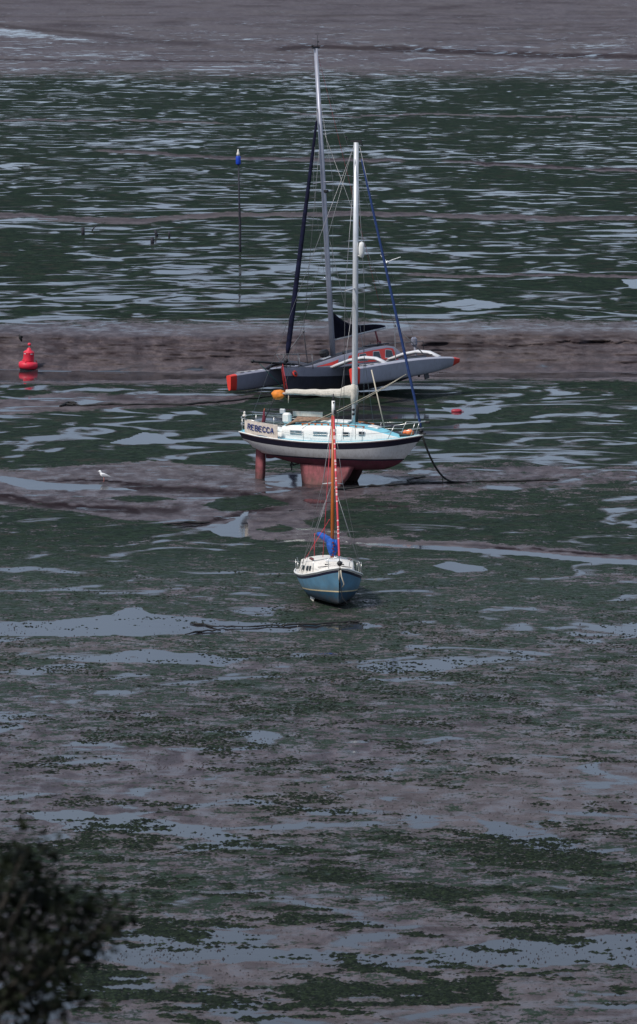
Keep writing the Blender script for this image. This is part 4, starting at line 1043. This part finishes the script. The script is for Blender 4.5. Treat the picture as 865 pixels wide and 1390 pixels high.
# ropes and chains on the mud
def ground_line(pts, r, m, name, label, cat, wob=.12, seed=1, links=False, n=5):
    rnd = random.Random(seed); P = []
    for i in range(len(pts)-1):
        a = bz(*pts[i]); b = bz(*pts[i+1]); k = max(4, int((b-a).length/.35))
        for j in range(k):
            q = a.lerp(b, j/k); q.x += rnd.uniform(-1,1)*wob*.3; q.y += rnd.uniform(-1,1)*wob; q.z = .03+rnd.uniform(0,.03); P.append(q)
    q = bz(*pts[-1]); q.z = .03; P.append(q)
    rad = [r*rnd.uniform(.6,1.5) for _ in P]; rad[0] *= .4; rad[-1] *= .4
    c = P[0].copy(); P = [q-c for q in P]
    o = MB().tube(P, rad, n).build(name, m); o.location = c; return tag(o, label, cat)
ground_line([(490,845),(470,846),(430,849),(380,850),(320,853),(295,852),(258,847)], .032, chainmat, 'mooring_chain', 'dark weedy mooring chain in the puddle in front of the blue boat', 'chain', .15, 3)
ground_line([(252,862),(275,858),(300,857)], .035, chainmat, 'rope_scrap', 'short dark scrap of rope lying at the edge of the long puddle', 'rope', .1, 4)
ground_line([(80,553),(92,549),(110,551),(180,550),(250,550),(300,546),(340,542),(392,536)], .05, chainmat, 'mooring_rope', 'long dark mooring rope along the mud from the left towards the trimaran', 'rope', .2, 5)
ground_line([(104,548),(92,547),(88,549),(100,551)], .05, chainmat, 'rope_loop', 'small dark loop of rope at the left end of the long mooring rope', 'rope', .1, 6)
ground_line([(640,655),(605,656),(575,657),(556,656),(554,653),(562,650),(578,648)], .045, chainmat, 'anchor_chain', 'black chain coiled on the mud to the right of the named sailboat', 'chain', .12, 8)
ground_line([(556,657),(520,660),(490,662),(450,666)], .05, chainmat, 'ground_tackle', 'thin black chain on the mud under the bow of the named sailboat', 'chain', .12, 9)
ground_line([(640,655),(700,654),(760,652)], .05, chainmat, 'weedy_rope', 'thin weedy rope running right across the mud from the anchor chain', 'rope', .12, 10)
ground_line([(222,713),(250,711),(285,710)], .05, chainmat, 'sunken_rope', 'dark rope half sunk on the bank left of the small creek pool', 'rope', .1, 11)
# anchor rode from the white yacht's bow
bow = Vector((4.2,-.05,2.25)); Mx = Matrix.Rotation(R(-22), 4, 'Z'); bw = Mx @ bow + REB.location
e = bz(622, 655)
pts = []
for i in range(15):
    t = i/14; q = bw.lerp(e, t); zq = bw.z*(1-t)**2.3+.04; q.z = zq; pts.append(q)
c = pts[-1].copy()
o = MB().tube([q-c for q in pts], .045, 6).tube([pts[8]-c, pts[8]-c+Vector((0,0,-.35))], .02, 5).build('anchor_rode', chainmat); o.location = c; tag(o, 'black mooring chain hanging from the bow of the named sailboat to the mud', 'chain')

# stones, worm casts and shells strewn over the near mud
def strewn():
    rnd = random.Random(5); mb = MB(); V = []; F = []
    cl = [(rnd.uniform(-60, 925), rnd.uniform(770, 1330)) for _ in range(140)]
    for k in range(7500):
        if rnd.random() < .55:
            cx, cy = rnd.choice(cl); px = rnd.gauss(cx, 34); py = rnd.gauss(cy, 7)
        else: px = rnd.uniform(-60, 925); py = 770+590*rnd.random()**.8
        if py < 765 or py > 1390: continue
        X, Y = place(px, py); r = rnd.uniform(.008, .032)*(1.35 if rnd.random() < .08 else 1)
        b = len(V); hgt = r*rnd.uniform(.8, 1.5)
        for q in range(5):
            a = q*1.2566+rnd.random(); V.append((X+r*math.cos(a)*rnd.uniform(.8,1.5), Y+r*math.sin(a), -.01))
        V.append((X+rnd.uniform(-.3,.3)*r, Y, hgt))
        for q in range(5): F.append((b+q, b+(q+1) % 5, b+5))
    mb.add(V, F); o = mb.build('strewn_stones', mat('dark_stone', (.02,.018,.022), .8, var=.5)); tag(o, 'small dark stones and worm casts strewn over the near mud', 'stones', None, 'stuff')
strewn()

def strewn_weed():
    rs = np.random.RandomState(9); N = 420000
    px = rs.uniform(-70, 935, N); py = 770+ 730*rs.rand(N)**.9
    X, Y = place(px, py)
    P = py + (fbm(X/9, Y/30, 11, 4)-.5)*14
    w = np.interp(P, [770, 860, 900, 960, 1000, 1050, 1100, 1135, 1160, 1225, 1250, 1290, 1320], [.42, .48, .56, .52, .42, .34, .36, .48, .56, .56, .42, .34, .40])
    nz = .55*fbm(X/2.8, (Y+.35*X)/1.9, 91, 4) + .45*fbm(X/.8, Y/.42, 95, 3)
    keep = (nz + (w-.5)*.38 + rs.normal(0, .03, N)) > .555
    lat = np.abs((px-62)/90)
    keep &= rs.rand(N) < np.interp(py, [770, 850, 1000, 1330], [.25, .45, .75, .95])
    X = X[keep]; Y = Y[keep]; n = len(X)
    r = rs.uniform(.012, .048, n)*np.interp(py[keep], [770, 1000, 1300], [.75, .9, 1.15]); h = r*rs.uniform(.3, 1.0, n)
    ang = rs.uniform(0, 6.28, n)
    k = 6; V = np.zeros((n, k+1, 3))
    for q in range(k):
        a = ang + q*2*math.pi/k; rr = r*rs.uniform(.6, 1.5, n)
        V[:, q, 0] = X+2.0*rr*np.cos(a); V[:, q, 1] = Y+rr*np.sin(a); V[:, q, 2] = -.004
    V[:, k, 0] = X + r*rs.uniform(-.4, .4, n); V[:, k, 1] = Y+r*rs.uniform(-.4, .4, n); V[:, k, 2] = h
    base = np.arange(n)[:, None]*(k+1)
    F = np.stack([np.stack([base[:, 0]+q, base[:, 0]+(q+1) % k, base[:, 0]+k], -1) for q in range(k)], 1).reshape(-1, 3)
    me = bpy.data.meshes.new('seaweed'); me.vertices.add(n*(k+1)); me.vertices.foreach_set('co', V.reshape(-1).astype(np.float32))
    me.loops.add(F.size); me.loops.foreach_set('vertex_index', F.reshape(-1).astype(np.int32))
    me.polygons.add(len(F)); me.polygons.foreach_set('loop_start', np.arange(0, F.size, 3, dtype=np.int32)); me.polygons.foreach_set('loop_total', np.full(len(F), 3, np.int32))
    me.update(calc_edges=True)
    o = bpy.data.objects.new('seaweed', me); col.objects.link(o); tag(o, 'low dark green seaweed tufts scattered over the near mud', 'seaweed', None, 'stuff')
    m = bpy.data.materials.new('seaweed_tufts'); m.use_nodes = True; nn = m.node_tree.nodes; ll = m.node_tree.links
    pb = nn['Principled BSDF']; ge = nn.new('ShaderNodeNewGeometry'); rp = nn.new('ShaderNodeValToRGB'); ll.new(ge.outputs['Random Per Island'], rp.inputs[0])
    rp.color_ramp.elements[0].color = (.002,.005,.004,1); rp.color_ramp.elements[1].color = (.020,.032,.017,1)
    e = rp.color_ramp.elements.new(.8); e.color = (.011,.018,.010,1)
    ll.new(rp.outputs[0], pb.inputs['Base Color']); pb.inputs['Roughness'].default_value = .8; pb.inputs['Specular IOR Level'].default_value = .15
    me.materials.append(m); print('weed tufts', n)
strewn_weed()

# ================================================================== NEAR TREE
def near_tree():
    rnd = random.Random(12)
    bx, by = -2.08, 24.5; base = 24.3-.58*by-.3
    root = empty('hillside_tree', (bx, by, base)); tag(root, 'dark leafy treetop poking up in the lower left corner', 'tree')
    top = 20.62-base
    trunk = MB(); trunk.tube([(0,0,-.2),(.05,.1,2.5),(-.05,0,5),(.05,0,top-2.4),(.0,0,top-1.2)], [.22,.18,.13,.07,.035], 9)
    tips = []
    def limb(a, d, L, r, depth):
        a = Vector(a); d = Vector(d).normalized(); m = a+d*L*.5+Vector((rnd.uniform(-.1,.1),rnd.uniform(-.1,.1),.05))*L; b = a+d*L+Vector((0,0,.08*L))
        trunk.tube([a, m, b], [r, r*.7, r*.4], 5)
        tips.append((b, depth)); tips.append((m, depth))
        if depth > 0:
            for _ in range(4):
                nd = (d+Vector((rnd.uniform(-.9,.9), rnd.uniform(-.9,.9), rnd.uniform(-.3,.8)))).normalized()
                limb(a.lerp(b, rnd.uniform(.4,1)), nd, L*rnd.uniform(.45,.7), r*.5, depth-1)
    for k in range(7):
        z0 = top-3.9+k*.12; an = k*2.4; L = (top-z0)*.30+.18
        limb((0,0,z0), (math.cos(an), math.sin(an), .45), L, .035, 2)
    # leaders ending in the leafy lobes of the crown's outline
    for (qx, qy, rad) in ((6,1172,18),(34,1156,14),(54,1182,11),(18,1208,30),(66,1228,30),(100,1240,22),(128,1236,16),(146,1256,12),(90,1262,30),(118,1285,14),(30,1250,30),(-20,1210,40),(10,1300,50),(70,1300,32),(20,1350,50),(60,1365,30),(100,1350,14)):
        yq = by + rnd.uniform(-.35, .35); aq = float(alpha(qy)); zq = H - yq*math.tan(aq) - base; zc = yq/math.cos(aq)
        b_ = Vector(((qx-432.5)/FPX*zc*1.0 - bx, yq-by, zq)); rw = rad/FPX*zc
        a_ = Vector((0, 0, max(top-4.2, min(top-.9, zq-.5))))
        trunk.tube([a_, a_.lerp(b_, .5)+Vector((0,0,-.06)), b_], [.03, .018, .008], 5)
        for _ in range(int(4+rad*.34)):
            v = Vector((rnd.gauss(0,1), rnd.gauss(0,1), rnd.gauss(0,.8)))*rw*.55
            tips.append((b_+v, 0)); trunk.tube([b_-v*.2, b_+v], [.006,.003], 4)
    tr = trunk.build('trunk', bark, root)
    leafm = bpy.data.materials.new('leaves'); leafm.use_nodes = True; nn = leafm.node_tree.nodes; ll = leafm.node_tree.links
    pb = nn['Principled BSDF']; ge = nn.new('ShaderNodeNewGeometry'); rp = nn.new('ShaderNodeValToRGB'); ll.new(ge.outputs['Random Per Island'], rp.inputs[0])
    rp.color_ramp.elements[0].color = (.001,.002,.001,1); rp.color_ramp.elements[1].color = (.008,.013,.003,1); ll.new(rp.outputs[0], pb.inputs['Base Color']); pb.inputs['Roughness'].default_value = .7; pb.inputs['Specular IOR Level'].default_value = .2
    V = []; F = []
    for (t, dp) in tips:
        for _ in range(15 if dp < 2 else 6):
            c = t + Vector((rnd.gauss(0,.075), rnd.gauss(0,.075), rnd.gauss(0,.07)))
            if c.z < top-3.9 or rnd.random() < .15: continue
            u = Vector((rnd.gauss(0,1), rnd.gauss(0,1), rnd.gauss(0,.6))).normalized(); w = u.cross(Vector((rnd.gauss(0,1), rnd.gauss(0,1), rnd.gauss(0,1)))).normalized()
            L = rnd.uniform(.014,.042); W = L*.55; b = len(V); nrm = u.cross(w)*L*.15
            V += [c-u*L, c+w*W+nrm, c+u*L, c-w*W+nrm]; F += [(b, b+1, b+2), (b, b+2, b+3)]
    MB().add(V, F, 0, False).build('crown', leafm, root)
near_tree()
